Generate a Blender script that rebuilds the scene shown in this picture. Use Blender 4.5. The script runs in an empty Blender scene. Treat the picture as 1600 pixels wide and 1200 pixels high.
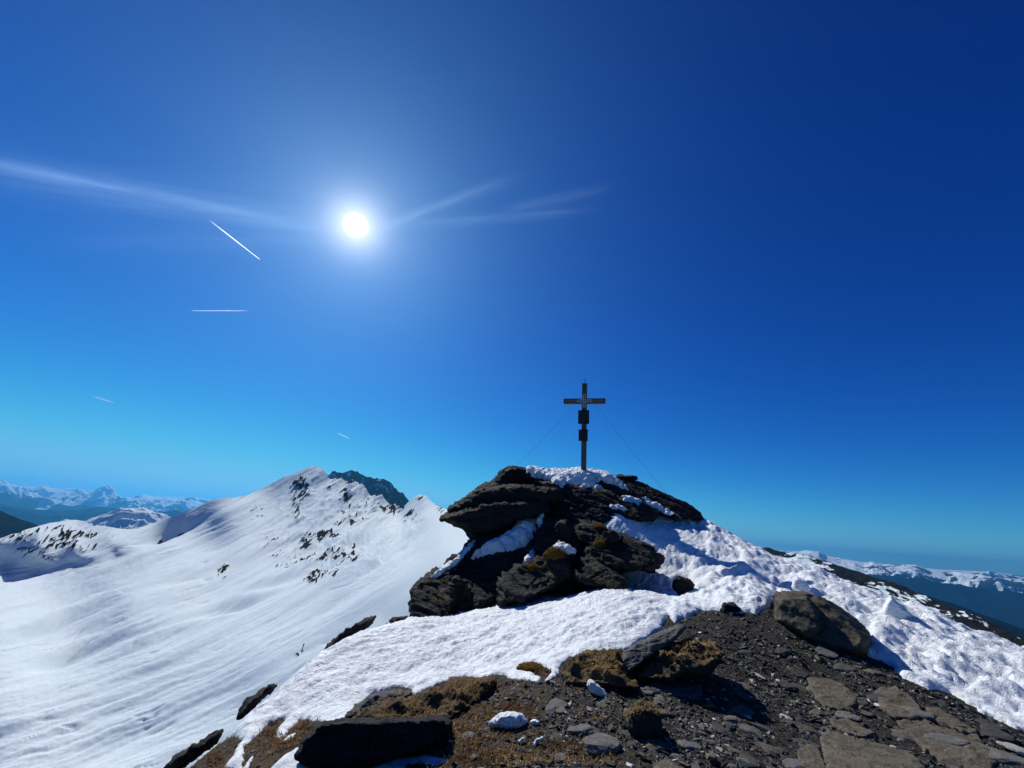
import bpy, bmesh, math, random
import numpy as np
from mathutils import Vector, Matrix

# ------------------------------------------------------------------ camera
FOC = 603.0                      # focal length in pixels of a 1600 x 1200 frame
PITCH, ROLL = math.radians(21.0), math.radians(4.8)
sc = bpy.context.scene
COL = sc.collection
cam_data = bpy.data.cameras.new('camera')
cam_data.sensor_width = 36.0
cam_data.lens = 36.0 * FOC / 1600.0
cam_data.clip_start = 0.05
cam_data.clip_end = 300000.0
cam = bpy.data.objects.new('camera', cam_data)
COL.objects.link(cam)
CAM_M = Matrix.Rotation(math.pi/2 + PITCH, 4, 'X') @ Matrix.Rotation(ROLL, 4, 'Z')
cam.matrix_world = CAM_M
sc.camera = cam
RM = np.array(CAM_M.to_3x3())

def ray(px, py):
    """direction of a photo pixel: unit horizontal (ux, uy) and tan(elevation)"""
    px = np.asarray(px, float); py = np.asarray(py, float)
    v = np.stack([(px-800)/FOC, -(py-600)/FOC, -np.ones_like(px*py)], -1) @ RM.T
    h = np.hypot(v[..., 0], v[..., 1])
    return v[..., 0]/h, v[..., 1]/h, v[..., 2]/h
def pt(px, py, r):
    ux, uy, te = ray(px, py)
    return np.stack([ux*r, uy*r, te*r], -1)
def proj(P):
    c = np.asarray(P, float) @ RM
    d = np.where(-c[..., 2] > 1e-3, -c[..., 2], 1e-3)
    return 800 + FOC*c[..., 0]/d, 600 - FOC*c[..., 1]/d

# ------------------------------------------------------------------ sun, sky, exposure
_sx, _sy, _st = [float(v) for v in ray(556, 352)]
SUN_EL = math.atan(_st); SUN_AZ = math.atan2(_sx, _sy)
SUN_DIR = Vector((_sx*math.cos(SUN_EL), _sy*math.cos(SUN_EL), math.sin(SUN_EL)))
sl = bpy.data.lights.new('sun', 'SUN')
sl.energy = 4.6; sl.angle = math.radians(0.5); sl.color = (1.0, 0.985, 0.925)
so = bpy.data.objects.new('sun', sl); COL.objects.link(so)
LAMP_DIR = Vector((_sx*math.cos(SUN_EL+.08), _sy*math.cos(SUN_EL+.08), math.sin(SUN_EL+.08)))
so.rotation_euler = LAMP_DIR.to_track_quat('Z', 'Y').to_euler()
so.location = (0, 0, 500)

world = bpy.data.worlds.new('World'); sc.world = world
world.use_nodes = True
wt = world.node_tree; wt.nodes.clear()
def wn(t, **k):
    n = wt.nodes.new(t)
    for a, b in k.items(): setattr(n, a, b)
    return n
w_out = wn('ShaderNodeOutputWorld'); w_bg = wn('ShaderNodeBackground')
sky = wn('ShaderNodeTexSky', sky_type='NISHITA', sun_disc=False)
sky.sun_elevation = SUN_EL; sky.sun_rotation = SUN_AZ
sky.altitude = 2800; sky.air_density = 1.0; sky.dust_density = 0.5; sky.ozone_density = 2.5
SKY_STRENGTH = 0.085
w_bg.inputs['Strength'].default_value = SKY_STRENGTH
hs = wn('ShaderNodeHueSaturation'); hs.inputs['Saturation'].default_value = 1.25
hs.inputs['Value'].default_value = 1.0
gm = wn('ShaderNodeGamma'); gm.inputs['Gamma'].default_value = 1.0
wt.links.new(sky.outputs[0], gm.inputs[0]); wt.links.new(gm.outputs[0], hs.inputs['Color'])
# the sun itself and the bright air close round it
tc = wn('ShaderNodeTexCoord')
dp = wn('ShaderNodeVectorMath', operation='DOT_PRODUCT'); dp.inputs[1].default_value = SUN_DIR
nv = wn('ShaderNodeVectorMath', operation='NORMALIZE')
wt.links.new(tc.outputs['Generated'], nv.inputs[0]); wt.links.new(nv.outputs[0], dp.inputs[0])
def wm(op, a, b=None, clamp=False):
    n = wn('ShaderNodeMath', operation=op); n.use_clamp = clamp
    for i, v in enumerate((a, b)):
        if v is None: continue
        if isinstance(v, (int, float)): n.inputs[i].default_value = v
        else: wt.links.new(v, n.inputs[i])
    return n.outputs[0]
ang = wm('MULTIPLY', wm('ARCCOSINE', wm('MINIMUM', dp.outputs['Value'], 0.9999999)), 180/math.pi)
def glow(scale, power, amp, col):
    g = wm('MULTIPLY', wm('EXPONENT', wm('MULTIPLY', wm('POWER', wm('DIVIDE', ang, scale), power), -1.0)), amp/SKY_STRENGTH)
    m = wn('ShaderNodeVectorMath', operation='SCALE'); m.inputs[0].default_value = col
    wt.links.new(g, m.inputs['Scale']); return m.outputs[0]
tint = wn('ShaderNodeVectorMath', operation='MULTIPLY'); tint.inputs[1].default_value = (.50, 1.0, 1.28)
wt.links.new(hs.outputs[0], tint.inputs[0])
sep = wn('ShaderNodeSeparateXYZ'); wt.links.new(tint.outputs[0], sep.inputs[0]); cmb = wn('ShaderNodeCombineXYZ')
for i, (ref, out_, pw, lim) in enumerate(((.06, .024, 1.7, .19), (.29, .225, 1.6, .54), (.74, .72, 1.20, .78))):   # deep high-altitude blue
    v = wm('MULTIPLY', wm('POWER', wm('MULTIPLY', sep.outputs[i], SKY_STRENGTH/ref), pw), out_)
    v = wm('DIVIDE', v, wm('POWER', wm('ADD', wm('POWER', wm('DIVIDE', v, lim), 4.0), 1.0), .25))
    wt.links.new(wm('DIVIDE', v, SKY_STRENGTH), cmb.inputs[i])
acc = cmb.outputs[0]
for gl in ((1.2, 6.0, 6.0, (1, .97, .9)), (2.6, 1.5, 0.9, (1.0, .9, .74)), (6.5, 1.15, 0.34, (.70, .86, 1.0)),
           (22.0, 1.5, 0.135, (.40, .88, 1.0))):
    a = wn('ShaderNodeVectorMath', operation='ADD')
    wt.links.new(acc, a.inputs[0]); wt.links.new(glow(*gl), a.inputs[1]); acc = a.outputs[0]
# soft lens-flare streaks of the sun, painted into the sky along great circles
def unit(px_, py_):
    a_, b_, c_ = [float(v) for v in ray(px_, py_)]; return Vector((a_, b_, c_)).normalized()
def wdot(vec):
    n = wn('ShaderNodeVectorMath', operation='DOT_PRODUCT'); n.inputs[1].default_value = vec
    wt.links.new(nv.outputs[0], n.inputs[0]); return n.outputs['Value']
def flare_streak(p0, p1, width, amp, seed, fade=.25):
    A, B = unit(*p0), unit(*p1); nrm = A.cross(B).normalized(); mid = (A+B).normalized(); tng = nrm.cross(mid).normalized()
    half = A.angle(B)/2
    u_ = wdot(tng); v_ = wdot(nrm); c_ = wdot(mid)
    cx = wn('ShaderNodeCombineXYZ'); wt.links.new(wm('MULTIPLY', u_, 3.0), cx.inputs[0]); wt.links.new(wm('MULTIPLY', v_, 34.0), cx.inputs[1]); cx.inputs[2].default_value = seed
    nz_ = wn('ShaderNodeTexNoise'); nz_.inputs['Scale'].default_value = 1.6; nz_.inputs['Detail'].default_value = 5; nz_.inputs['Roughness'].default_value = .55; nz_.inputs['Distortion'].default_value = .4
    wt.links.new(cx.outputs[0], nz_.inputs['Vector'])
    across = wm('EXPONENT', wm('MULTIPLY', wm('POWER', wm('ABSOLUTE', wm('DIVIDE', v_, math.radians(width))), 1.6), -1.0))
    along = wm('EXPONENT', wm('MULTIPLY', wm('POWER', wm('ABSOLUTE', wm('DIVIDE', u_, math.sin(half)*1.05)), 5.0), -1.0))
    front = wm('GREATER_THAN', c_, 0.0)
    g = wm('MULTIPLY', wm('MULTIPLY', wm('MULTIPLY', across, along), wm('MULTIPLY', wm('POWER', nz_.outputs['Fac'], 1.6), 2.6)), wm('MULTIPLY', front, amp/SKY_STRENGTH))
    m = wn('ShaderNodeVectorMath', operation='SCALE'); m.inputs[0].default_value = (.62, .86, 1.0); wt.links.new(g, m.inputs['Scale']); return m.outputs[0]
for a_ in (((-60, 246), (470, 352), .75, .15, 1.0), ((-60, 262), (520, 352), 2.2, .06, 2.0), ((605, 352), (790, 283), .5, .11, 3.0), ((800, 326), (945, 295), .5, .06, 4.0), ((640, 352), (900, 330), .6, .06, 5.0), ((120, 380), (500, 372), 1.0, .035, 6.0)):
    a = wn('ShaderNodeVectorMath', operation='ADD'); wt.links.new(acc, a.inputs[0]); wt.links.new(flare_streak(*a_), a.inputs[1]); acc = a.outputs[0]
wt.links.new(acc, w_bg.inputs['Color'])
wt.links.new(w_bg.outputs[0], w_out.inputs[0])
sc.view_settings.view_transform = 'Standard'; sc.view_settings.look = 'None'
sc.view_settings.exposure = 0.0; sc.view_settings.gamma = 1.0
sc.view_settings.use_curve_mapping = False
sc.cycles.max_bounces = 6; sc.cycles.diffuse_bounces = 3; sc.cycles.volume_bounces = 0
sc.cycles.transparent_max_bounces = 8
sc.cycles.use_denoising = True

# ------------------------------------------------------------------ noise
_rng = np.random.RandomState(7)
_perm = np.tile(_rng.permutation(256), 3)
_grad = _rng.normal(size=(256, 3)); _grad /= np.linalg.norm(_grad, axis=1)[:, None]
def perlin(x, y, z=None):
    if z is None: z = np.full_like(x, 0.37)
    xi, yi, zi = np.floor(x), np.floor(y), np.floor(z)
    xf, yf, zf = x-xi, y-yi, z-zi
    xi = xi.astype(np.int64) & 255; yi = yi.astype(np.int64) & 255; zi = zi.astype(np.int64) & 255
    f = lambda t: t*t*t*(t*(t*6-15)+10)
    u, v, w = f(xf), f(yf), f(zf)
    def g(dx, dy, dz):
        h = _perm[_perm[_perm[(xi+dx) & 255] + ((yi+dy) & 255)] + ((zi+dz) & 255)]
        G = _grad[h]
        return G[..., 0]*(xf-dx) + G[..., 1]*(yf-dy) + G[..., 2]*(zf-dz)
    L = lambda a, b, t: a+(b-a)*t
    return 1.6*L(L(L(g(0,0,0), g(1,0,0), u), L(g(0,1,0), g(1,1,0), u), v),
             L(L(g(0,0,1), g(1,0,1), u), L(g(0,1,1), g(1,1,1), u), v), w)
def fbm(x, y, z=None, oct=4, gain=0.5, lac=2.03):
    s = 0; a = 1.0
    for i in range(oct):
        s = s + a*perlin(x+i*17.3, y-i*9.1, None if z is None else z+i*5.7)
        x = x*lac; y = y*lac; z = None if z is None else z*lac; a *= gain
    return s
def ridged(x, y, z=None, oct=5, gain=0.5, lac=2.05):
    s = 0; a = 1.0; w = 1.0
    for i in range(oct):
        n = 1-np.abs(perlin(x+i*13.7, y+i*7.9, None if z is None else z-i*3.3))*1.5
        n = np.clip(n, 0, 1)**2
        s = s + a*n*w; w = np.clip(n*1.6, 0, 1)
        x = x*lac; y = y*lac; z = None if z is None else z*lac; a *= gain
    return s
def sstep(a, b, x):
    t = np.clip((x-a)/(b-a), 0, 1); return t*t*(3-2*t)

# ------------------------------------------------------------------ mesh helpers
def tag(o, label=None, cat=None, group=None, kind=None):
    for k, v in (('label', label), ('category', cat), ('group', group), ('kind', kind)):
        if v: o[k] = v
    return o
def link(name, me, mat=None, parent=None):
    o = bpy.data.objects.new(name, me); COL.objects.link(o)
    if mat is not None: me.materials.append(mat)
    if parent is not None: o.parent = parent
    return o
def np_mesh(name, V, F, smooth=True):
    V = np.asarray(V, np.float32).reshape(-1, 3); F = np.asarray(F, np.int32); k = F.shape[1]
    me = bpy.data.meshes.new(name)
    me.vertices.add(len(V)); me.vertices.foreach_set('co', V.ravel())
    me.loops.add(F.size); me.loops.foreach_set('vertex_index', F.ravel())
    me.polygons.add(len(F)); me.polygons.foreach_set('loop_start', np.arange(0, F.size, k, dtype=np.int32))
    try: me.polygons.foreach_set('loop_total', np.full(len(F), k, np.int32))
    except Exception: pass
    me.polygons.foreach_set('use_smooth', np.full(len(F), smooth, bool))
    me.update(calc_edges=True); me.validate()
    return me
def grid_faces(n, m):
    i = np.arange(n*m).reshape(n, m)
    return np.stack([i[:-1, :-1], i[:-1, 1:], i[1:, 1:], i[1:, :-1]], -1).reshape(-1, 4)
def attr(me, name, val):
    a = me.attributes.new(name, 'FLOAT', 'POINT'); a.data.foreach_set('value', np.asarray(val, np.float32).ravel())
def get_co(me):
    a = np.empty(len(me.vertices)*3, np.float32); me.vertices.foreach_get('co', a); return a.reshape(-1, 3).astype(float)
def get_no(me):
    a = np.empty(len(me.vertices)*3, np.float32); me.vertices.foreach_get('normal', a); return a.reshape(-1, 3).astype(float)
def set_co(me, V):
    me.vertices.foreach_set('co', np.asarray(V, np.float32).ravel()); me.update()
def poly_sd(px, py, poly):
    """signed distance in pixels to a closed polygon, positive inside"""
    P = np.asarray(poly, float); Q = np.roll(P, -1, 0)
    d2 = np.full(px.shape, 1e18); ins = np.zeros(px.shape, bool)
    for (ax, ay), (bx, by) in zip(P, Q):
        ex, ey = bx-ax, by-ay
        t = np.clip(((px-ax)*ex+(py-ay)*ey)/(ex*ex+ey*ey+1e-9), 0, 1)
        d2 = np.minimum(d2, (px-ax-t*ex)**2+(py-ay-t*ey)**2)
        c = ((ay > py) != (by > py))
        with np.errstate(divide='ignore', invalid='ignore'):
            xx = (bx-ax)*(py-ay)/(by-ay+1e-12)+ax
        ins ^= c & (px < xx)
    d = np.sqrt(d2); return np.where(ins, d, -d)
def tps(pts, vals, smooth=0.0):
    P = np.asarray(pts, float); v = np.asarray(vals, float); n = len(P)
    U = lambda r2: 0.5*r2*np.log(r2+1e-9)
    K = U(((P[:, None]-P[None])**2).sum(-1)) + smooth*np.eye(n)
    A = np.zeros((n+3, n+3)); A[:n, :n] = K; A[:n, n] = 1; A[:n, n+1:] = P; A[n, :n] = 1; A[n+1:, :n] = P.T
    c = np.linalg.solve(A, np.r_[v, 0, 0, 0])
    def f(x, y):
        s = c[n]+c[n+1]*x+c[n+2]*y
        for i in range(n): s = s + c[i]*U((x-P[i, 0])**2+(y-P[i, 1])**2)
        return s
    return f
# ------------------------------------------------------------------ materials
def new_mat(name):
    m = bpy.data.materials.new(name); m.use_nodes = True
    nt = m.node_tree; b = nt.nodes['Principled BSDF']
    return m, nt, b
class NB:
    def __init__(s, nt): s.nt = nt
    def n(s, t, ins=None, **k):
        n = s.nt.nodes.new(t)
        for a, b in k.items(): setattr(n, a, b)
        for a, b in (ins or {}).items():
            if isinstance(b, bpy.types.NodeSocket): s.nt.links.new(b, n.inputs[a])
            else: n.inputs[a].default_value = b
        return n
    def coord(s, scale=(1, 1, 1), rot=(0, 0, 0)):
        g = s.n('ShaderNodeTexCoord')
        return s.n('ShaderNodeMapping', {'Vector': g.outputs['Object'], 'Scale': scale, 'Rotation': rot}).outputs[0]
    def noise(s, vec, scale, detail=5, rough=.55, dist=0, out='Fac'):
        return s.n('ShaderNodeTexNoise', {'Vector': vec, 'Scale': scale, 'Detail': detail, 'Roughness': rough, 'Distortion': dist}).outputs[out]
    def ramp(s, fac, stops):
        n = s.n('ShaderNodeValToRGB', {'Fac': fac}); cr = n.color_ramp
        while len(cr.elements) < len(stops): cr.elements.new(0.5)
        for e, (p, c) in zip(cr.elements, stops):
            e.position = p; e.color = (*c, 1) if len(c) == 3 else c
        return n.outputs[0]
    def mix(s, f, a, b, mode='MIX'):
        n = s.n('ShaderNodeMix', data_type='RGBA', blend_type=mode)
        for k, v in ((0, f), (6, a), (7, b)):
            if isinstance(v, bpy.types.NodeSocket): s.nt.links.new(v, n.inputs[k])
            else: n.inputs[k].default_value = v if k == 0 else (*v, 1)
        return n.outputs[2]
    def math(s, op, a, b=None, clamp=False):
        n = s.n('ShaderNodeMath', operation=op); n.use_clamp = clamp
        for i, v in enumerate((a, b)):
            if v is None: continue
            if isinstance(v, bpy.types.NodeSocket): s.nt.links.new(v, n.inputs[i])
            else: n.inputs[i].default_value = v
        return n.outputs[0]
    def bump(s, h, dist, strength=1.0, normal=None):
        d = {'Height': h, 'Distance': dist, 'Strength': strength}
        if normal is not None: d['Normal'] = normal
        return s.n('ShaderNodeBump', d).outputs[0]
    def attr(s, name): return s.n('ShaderNodeAttribute', attribute_name=name).outputs['Fac']
    def link(s, a, b): s.nt.links.new(a, b)
BW = lambda v: (v, v, v)

def snow_mat(name, scale=1.0, fine=0.012, grit=True):
    m, nt, b = new_mat(name); N = NB(nt); c = N.coord()
    col = N.ramp(N.noise(c, 1.3*scale, 4), [(.3, (.80, .845, .87)), (.7, (.87, .90, .915))])
    if grit:   # specks of blown grit
        sp = N.ramp(N.noise(c, 160*scale, 2, .5), [(.70, BW(0)), (.76, BW(1))])
        ms = N.ramp(N.noise(c, 2.5*scale, 3), [(.45, BW(0)), (.7, BW(.5))])
        col = N.mix(N.math('MULTIPLY', sp, ms), col, (.30, .27, .24))
    N.link(col, b.inputs['Base Color'])
    b.inputs['Roughness'].default_value = .62; b.inputs['Specular IOR Level'].default_value = .35
    n1 = N.bump(N.noise(c, 7*scale, 6, .65, .8), fine*5.5)
    n2 = N.bump(N.noise(c, 38*scale, 5, .65), fine*1.3, 1.0, n1)
    N.link(n2, b.inputs['Normal'])
    return m
SNOW = snow_mat('near_snow')

def rock_mat(name, dark, light, strata=(.5, .5, 5.0), rot=(0, .38, 0), bumpd=.03, moss=0.0, scale=1.0, tint=(.09, .07, .045)):
    m, nt, b = new_mat(name); N = NB(nt); c = N.coord(); cs = N.coord(strata, rot)
    st = N.noise(cs, 3.2*scale, 9, .66, .6)
    bl = N.noise(c, 1.6*scale, 5, .6)
    col = N.ramp(st, [(.32, dark), (.52, tuple((a+d)/2 for a, d in zip(dark, light))), (.74, light)])
    col = N.mix(N.ramp(bl, [(.45, BW(0)), (.72, BW(.65))]), col, tint)
    sp = N.ramp(N.noise(c, 38*scale, 5, .7), [(.56, BW(0)), (.68, BW(.55))])      # pale lichen and quartz
    col = N.mix(sp, col, tuple(min(1, v*2.0+.03) for v in light))
    if moss:
        g = N.n('ShaderNodeNewGeometry'); up = N.n('ShaderNodeSeparateXYZ', {'Vector': g.outputs['Normal']}).outputs['Z']
        mm = N.math('MULTIPLY', N.ramp(up, [(.45, BW(0)), (.8, BW(1))]), N.ramp(N.noise(c, 2.1*scale, 5, .6), [(.52-moss*.12, BW(0)), (.62-moss*.1, BW(1))]))
        col = N.mix(mm, col, N.ramp(N.noise(c, 22, 4), [(.35, (.06, .040, .016)), (.65, (.19, .125, .05))]))
    N.link(col, b.inputs['Base Color'])
    b.inputs['Roughness'].default_value = .8; b.inputs['Specular IOR Level'].default_value = .12
    n1 = N.bump(st, bumpd*1.6)
    n2 = N.bump(N.noise(c, 14*scale, 8, .68), bumpd, 1.0, n1)
    N.link(n2, b.inputs['Normal'])
    return m
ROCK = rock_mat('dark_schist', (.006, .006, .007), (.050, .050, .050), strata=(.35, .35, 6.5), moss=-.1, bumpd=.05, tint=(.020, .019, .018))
ROCK_BROWN = rock_mat('brown_gneiss', (.045, .040, .030), (.14, .122, .09), (.8, .8, 2.0), (.3, .5, 0), .03, tint=(.11, .085, .05))
ROCK_GREY = rock_mat('grey_slate', (.045, .045, .043), (.16, .157, .148), (.7, .7, 5.0), (.2, -.3, 0), .02, scale=1.6, tint=(.10, .095, .08))
ROCK_MOSSY = rock_mat('mossy_rock', (.014, .013, .012), (.05, .045, .037), (.8, .8, 2), (0, .2, 0), .03, moss=1.6)
ROCK_SLAB = rock_mat('trodden_slab', (.06, .050, .035), (.19, .162, .118), (1, 1, 1), (0, 0, 0), .02, scale=1.3, tint=(.10, .085, .07))
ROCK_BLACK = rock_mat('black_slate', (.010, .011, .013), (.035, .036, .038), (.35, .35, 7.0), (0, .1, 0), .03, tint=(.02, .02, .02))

def ground_mat():
    m, nt, b = new_mat('scree'); N = NB(nt); c = N.coord()
    v = N.n('ShaderNodeTexVoronoi', {'Vector': N.coord((1, 1, 1)), 'Scale': 46.0, 'Randomness': 1.0})
    v2 = N.n('ShaderNodeTexVoronoi', {'Vector': c, 'Scale': 120.0})
    r1 = N.n('ShaderNodeSeparateColor', {'Color': v.outputs['Color']}).outputs[0]
    r2 = N.n('ShaderNodeSeparateColor', {'Color': v2.outputs['Color']}).outputs[1]
    col = N.ramp(r1, [(0, (.010, .0095, .009)), (.5, (.028, .026, .023)), (.86, (.06, .055, .047)), (1, (.20, .18, .16))])
    col = N.mix(.45, col, N.ramp(r2, [(0, (.011, .010, .009)), (.6, (.035, .032, .027)), (1, (.18, .165, .145))]))
    col = N.mix(N.ramp(N.noise(c, 1.7, 5), [(.4, BW(0)), (.65, BW(.6))]), col, (.045, .037, .026))
    tf = N.math('MULTIPLY', N.attr('turf'), N.ramp(N.noise(c, 5.0, 6, .65), [(.42, BW(0)), (.56, BW(1))]))
    tcol = N.ramp(N.noise(N.coord((1, 1, .3)), 60, 6, .7), [(.3, (.045, .026, .012)), (.5, (.11, .068, .03)), (.72, (.22, .15, .075))])
    col = N.mix(tf, col, tcol)
    N.link(col, b.inputs['Base Color']); b.inputs['Roughness'].default_value = .85; b.inputs['Specular IOR Level'].default_value = .15
    h = N.math('ADD', N.math('MULTIPLY', r1, .6), N.math('MULTIPLY', v2.outputs['Distance'], -.5))
    n1 = N.bump(h, .022); n2 = N.bump(N.noise(c, 30, 8, .7), .03, 1.0, n1)
    N.link(n2, b.inputs['Normal']); return m
GROUND = ground_mat()

def slope_mat(name, rock_d, rock_l, snow_scale, bump_m, rock_scale, low=None):
    """snow with bare rock where the vertex attribute 'rock' says; low = forest tone for attribute 'low'"""
    m, nt, b = new_mat(name); N = NB(nt); c = N.coord()
    snow = N.ramp(N.noise(c, snow_scale, 4), [(.3, (.61, .685, .715)), (.7, (.67, .74, .765))])
    rk = N.ramp(N.noise(c, rock_scale, 7, .65), [(.3, rock_d), (.7, rock_l)])
    if low is not None:
        rk = N.mix(N.attr('low'), rk, N.ramp(N.noise(c, rock_scale*1.7, 6, .7), [(.35, low[0]), (.7, low[1])]))
    f = N.ramp(N.attr('rock'), [(.46, BW(0)), (.54, BW(1))])
    N.link(N.mix(f, snow, rk), b.inputs['Base Color'])
    b.inputs['Roughness'].default_value = .9; b.inputs['Specular IOR Level'].default_value = 0.0
    N.link(N.bump(N.noise(c, rock_scale*2, 7, .6), bump_m, N.math('ADD', N.math('MULTIPLY', f, .8), .2)), b.inputs['Normal'])
    return m

def leaf_mat(name, col, rough=.6, metal=0.0, var=.25, sc_=20, bumpd=0.0, stretch=(1, 1, 1)):
    m = plain_mat(name, col, rough, metal, var, sc_); nt = m.node_tree; N = NB(nt); b = nt.nodes['Principled BSDF']
    b.inputs['Specular IOR Level'].default_value = .1
    src = b.inputs['Base Color'].links[0].from_socket
    t = N.n('ShaderNodeBsdfTranslucent', {'Color': src}); mx = N.n('ShaderNodeMixShader', {0: .45, 1: b.outputs[0], 2: t.outputs[0]})
    N.link(mx.outputs[0], nt.nodes['Material Output'].inputs['Surface']); return m
def plain_mat(name, col, rough=.6, metal=0.0, var=.25, sc_=20, bumpd=0.0, stretch=(1, 1, 1)):
    m, nt, b = new_mat(name); N = NB(nt); c = N.coord(stretch)
    n = N.noise(c, sc_, 6, .6)
    N.link(N.ramp(n, [(.3, tuple(v*(1-var) for v in col)), (.7, tuple(min(1, v*(1+var)) for v in col))]), b.inputs['Base Color'])
    b.inputs['Roughness'].default_value = rough; b.inputs['Metallic'].default_value = metal
    if bumpd: N.link(N.bump(n, bumpd), b.inputs['Normal'])
    return m

# ------------------------------------------------------------------ the summit ridge underfoot
GP = [(900,1200,3.75),(1200,1200,4.7),(1600,1200,6.8),(650,1200,3.95),(500,1200,4.7),(250,1200,6.1),(860,1068,5.6),
      (540,1125,5.6),(440,1140,6.3),(1000,1000,7.4),(1200,950,9.6),(1100,1060,6.5),(1350,1025,9.1),(1600,1130,8.7),
      (1400,930,17.),(1600,1020,15.),(1200,870,20.),(1100,818,18.),(960,826,14.1),(1030,824,15.6),(1060,930,10.2),(940,922,10.6),(760,958,9.9),(850,945,10.0),
      (700,970,9.5),(600,975,9.8),(500,1015,8.8),(380,1105,7.4),(1250,1080,7.2),(1450,1080,8.2),(700,1060,6.9)]
_w = [tuple(pt(*g)) for g in GP]
_w = [(a, b, c-.17) if g[:2] in ((850,945),(940,922),(760,958),(700,970),(1060,930)) else (a, b, c) for (a, b, c), g in zip(_w, GP)]
_w += [(-5,11.5,-4.3),(-8,8,-6.3),(-6.8,5,-4.9),(-10,14,-9),(-20,5,-15),(-20,25,-17),(-5,18,-6.5),(-6,30,-12),(0,-5,-1.7),
       (5,-5,-1.9),(-6,0,-4),(-12,-5,-9),(2.5,16,.4),(0,14,-2.2),(5,18,1.3),(2,24,-3),(8,26,-2.5),(2,42,-14),(15,35,-8),
       (16,13,-2.9),(15,18,-2.0),(22,18,-6),(30,10,-12),(18,26,-6),(16,4,-2.6),(14,-5,-3),(35,30,-18),(.5,12.2,-1.75),(2.2,12.2,-1.7),(-1,12,-2.5),(3.6,12.4,-1.1),(0,0,-1.62),(2.5,1.5,-1.62),(-1,2,-1.62)]
_w = np.array(_w)
_G0 = tps(_w[:, :2], _w[:, 2], .002)
SIL = [(-200,1480,5),(100,1290,5.5),(250,1197,6.3),(366,1110,7.4),(440,1057,8.2),(500,1013,8.9),(560,982,9.6),(600,970,10.4),(640,963,11),(700,955,11.5),(760,930,13),(850,860,16),(960,790,18),
       (1100,813,18.5),(1150,842,19.5),(1200,868,20),(1260,888,19.5),(1300,903,19),(1382,935,17.5),(1440,955,16.8),(1500,982,16),(1560,1005,15.4),(1600,1020,15),(1800,1100,13),(2200,1240,11)]
_s = np.array(SIL, float); _a, _b, _c = ray(_s[:, 0], _s[:, 1]); SIL_AZ = np.arctan2(_a, _b); SIL_TE = _c; SIL_R = _s[:, 2]
def crest(x, y, z, under=.25):
    """round the ridge off where its edge stands against the valley"""
    r = np.hypot(x, y); az = np.arctan2(x, y)
    te = np.interp(az, SIL_AZ, SIL_TE); rc = np.interp(az, SIL_AZ, SIL_R)
    lim = te*r - under - .10*np.clip(r-rc+.8, 0, None)**1.6
    k = .12
    h = np.clip(.5+.5*(lim-z)/k, 0, 1)
    return np.where(y > -1, lim*(1-h)+z*h - k*h*(1-h), z)
def G(x, y):
    return crest(x, y, _G0(x, y)) + .035*fbm(x*.9, y*.9, None, 4) + .010*fbm(x*6, y*6, None, 3)
def hit(px, py, lo=2.0, hi=30.0):
    """point of the ground a pixel looks at"""
    ux, uy, te = [float(v) for v in ray(px, py)]
    r = np.exp(np.linspace(math.log(lo), math.log(hi), 700))
    z = G(ux*r, uy*r); below = te*r < z
    k = int(np.argmax(below)) if below.any() else len(r)-1
    rr = float(r[k]); return np.array([ux*rr, uy*rr, float(z[k])]), rr

def polar(a0, a1, na, r0, r1, nr):
    az = np.radians(np.linspace(a0, a1, na)); r = np.exp(np.linspace(math.log(r0), math.log(r1), nr))
    R, A = np.meshgrid(r, az, indexing='ij'); return R*np.sin(A), R*np.cos(A), R
X, Y, R_ = polar(-64, 64, 860, 1.8, 60, 640)
Z = G(X, Y)
PX, PY = proj(np.stack([X, Y, Z], -1))
SNOW_LOW = [(-900,1500),(150,1400),(263,1200),(297,1178),(335,1156),(364,1153),(377,1156),(372,1166),(349,1203),(380,1203),(384,1166),(401,1149),(420,1134),(438,1122),
  (441,1127),(430,1143),(433,1152),(447,1149),(467,1127),(499,1130),(537,1124),(560,1100),(580,1086),(614,1073),(640,1079),(646,1088),(662,1079),
  (690,1068),(711,1060),(737,1058),(749,1062),(775,1054),(794,1060),(822,1063),(846,1065),(848,1058),(830,1053),(816,1047),(822,1041),(845,1041),(860,1050),
  (854,1064),(865,1064),(876,1045),(891,1024),(925,1021),(974,1017),(1009,1001),(1036,979),(1042,962),(1053,974),(1070,965),(1088,957),(1110,953),(1132,957),
  (1158,957),(1184,959),(1202,948),(1213,926),(1260,960),(1340,985),(1359,992),(1355,1022),(1390,1040),(1412,1060),(1450,1076),(1486,1084),(1534,1114),
  (1582,1136),(1600,1140),(1700,1190),(2600,1500)]
SNOW_POLY = SNOW_LOW + [(2600,300),(-900,300)]
HOLES = [[(251,1196),(275,1178),(297,1164),(320,1152),(335,1142),(328,1151),(300,1170),(270,1192)],
         [(1052,905),(1062,900),(1078,905),(1086,915),(1080,925),(1062,932),(1054,920)]]
PATCHES = [[(441,1158),(448,1150),(463,1144),(459,1152),(446,1160)],
           [(408,1215),(440,1183),(464,1166),(478,1178),(484,1190),(505,1215)],
           [(552,1215),(590,1186),(618,1174),(640,1181),(664,1178),(700,1186),(704,1191),(680,1198),(650,1190),(636,1196),(630,1215)],
           [(378,1205),(392,1182),(398,1180),(390,1200),(386,1212)]]
jx = 6*fbm(X*2.6, Y*2.6, None, 5, .62); jy = 6*fbm(X*2.6+40, Y*2.6, None, 5, .62)
sd = poly_sd(PX+jx*.6, PY+jy*.6, SNOW_POLY)
for h_ in HOLES: sd = np.minimum(sd, -poly_sd(PX, PY, h_))
for h_ in PATCHES: sd = np.maximum(sd, poly_sd(PX+jx*.3, PY+jy*.3, h_))
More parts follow.
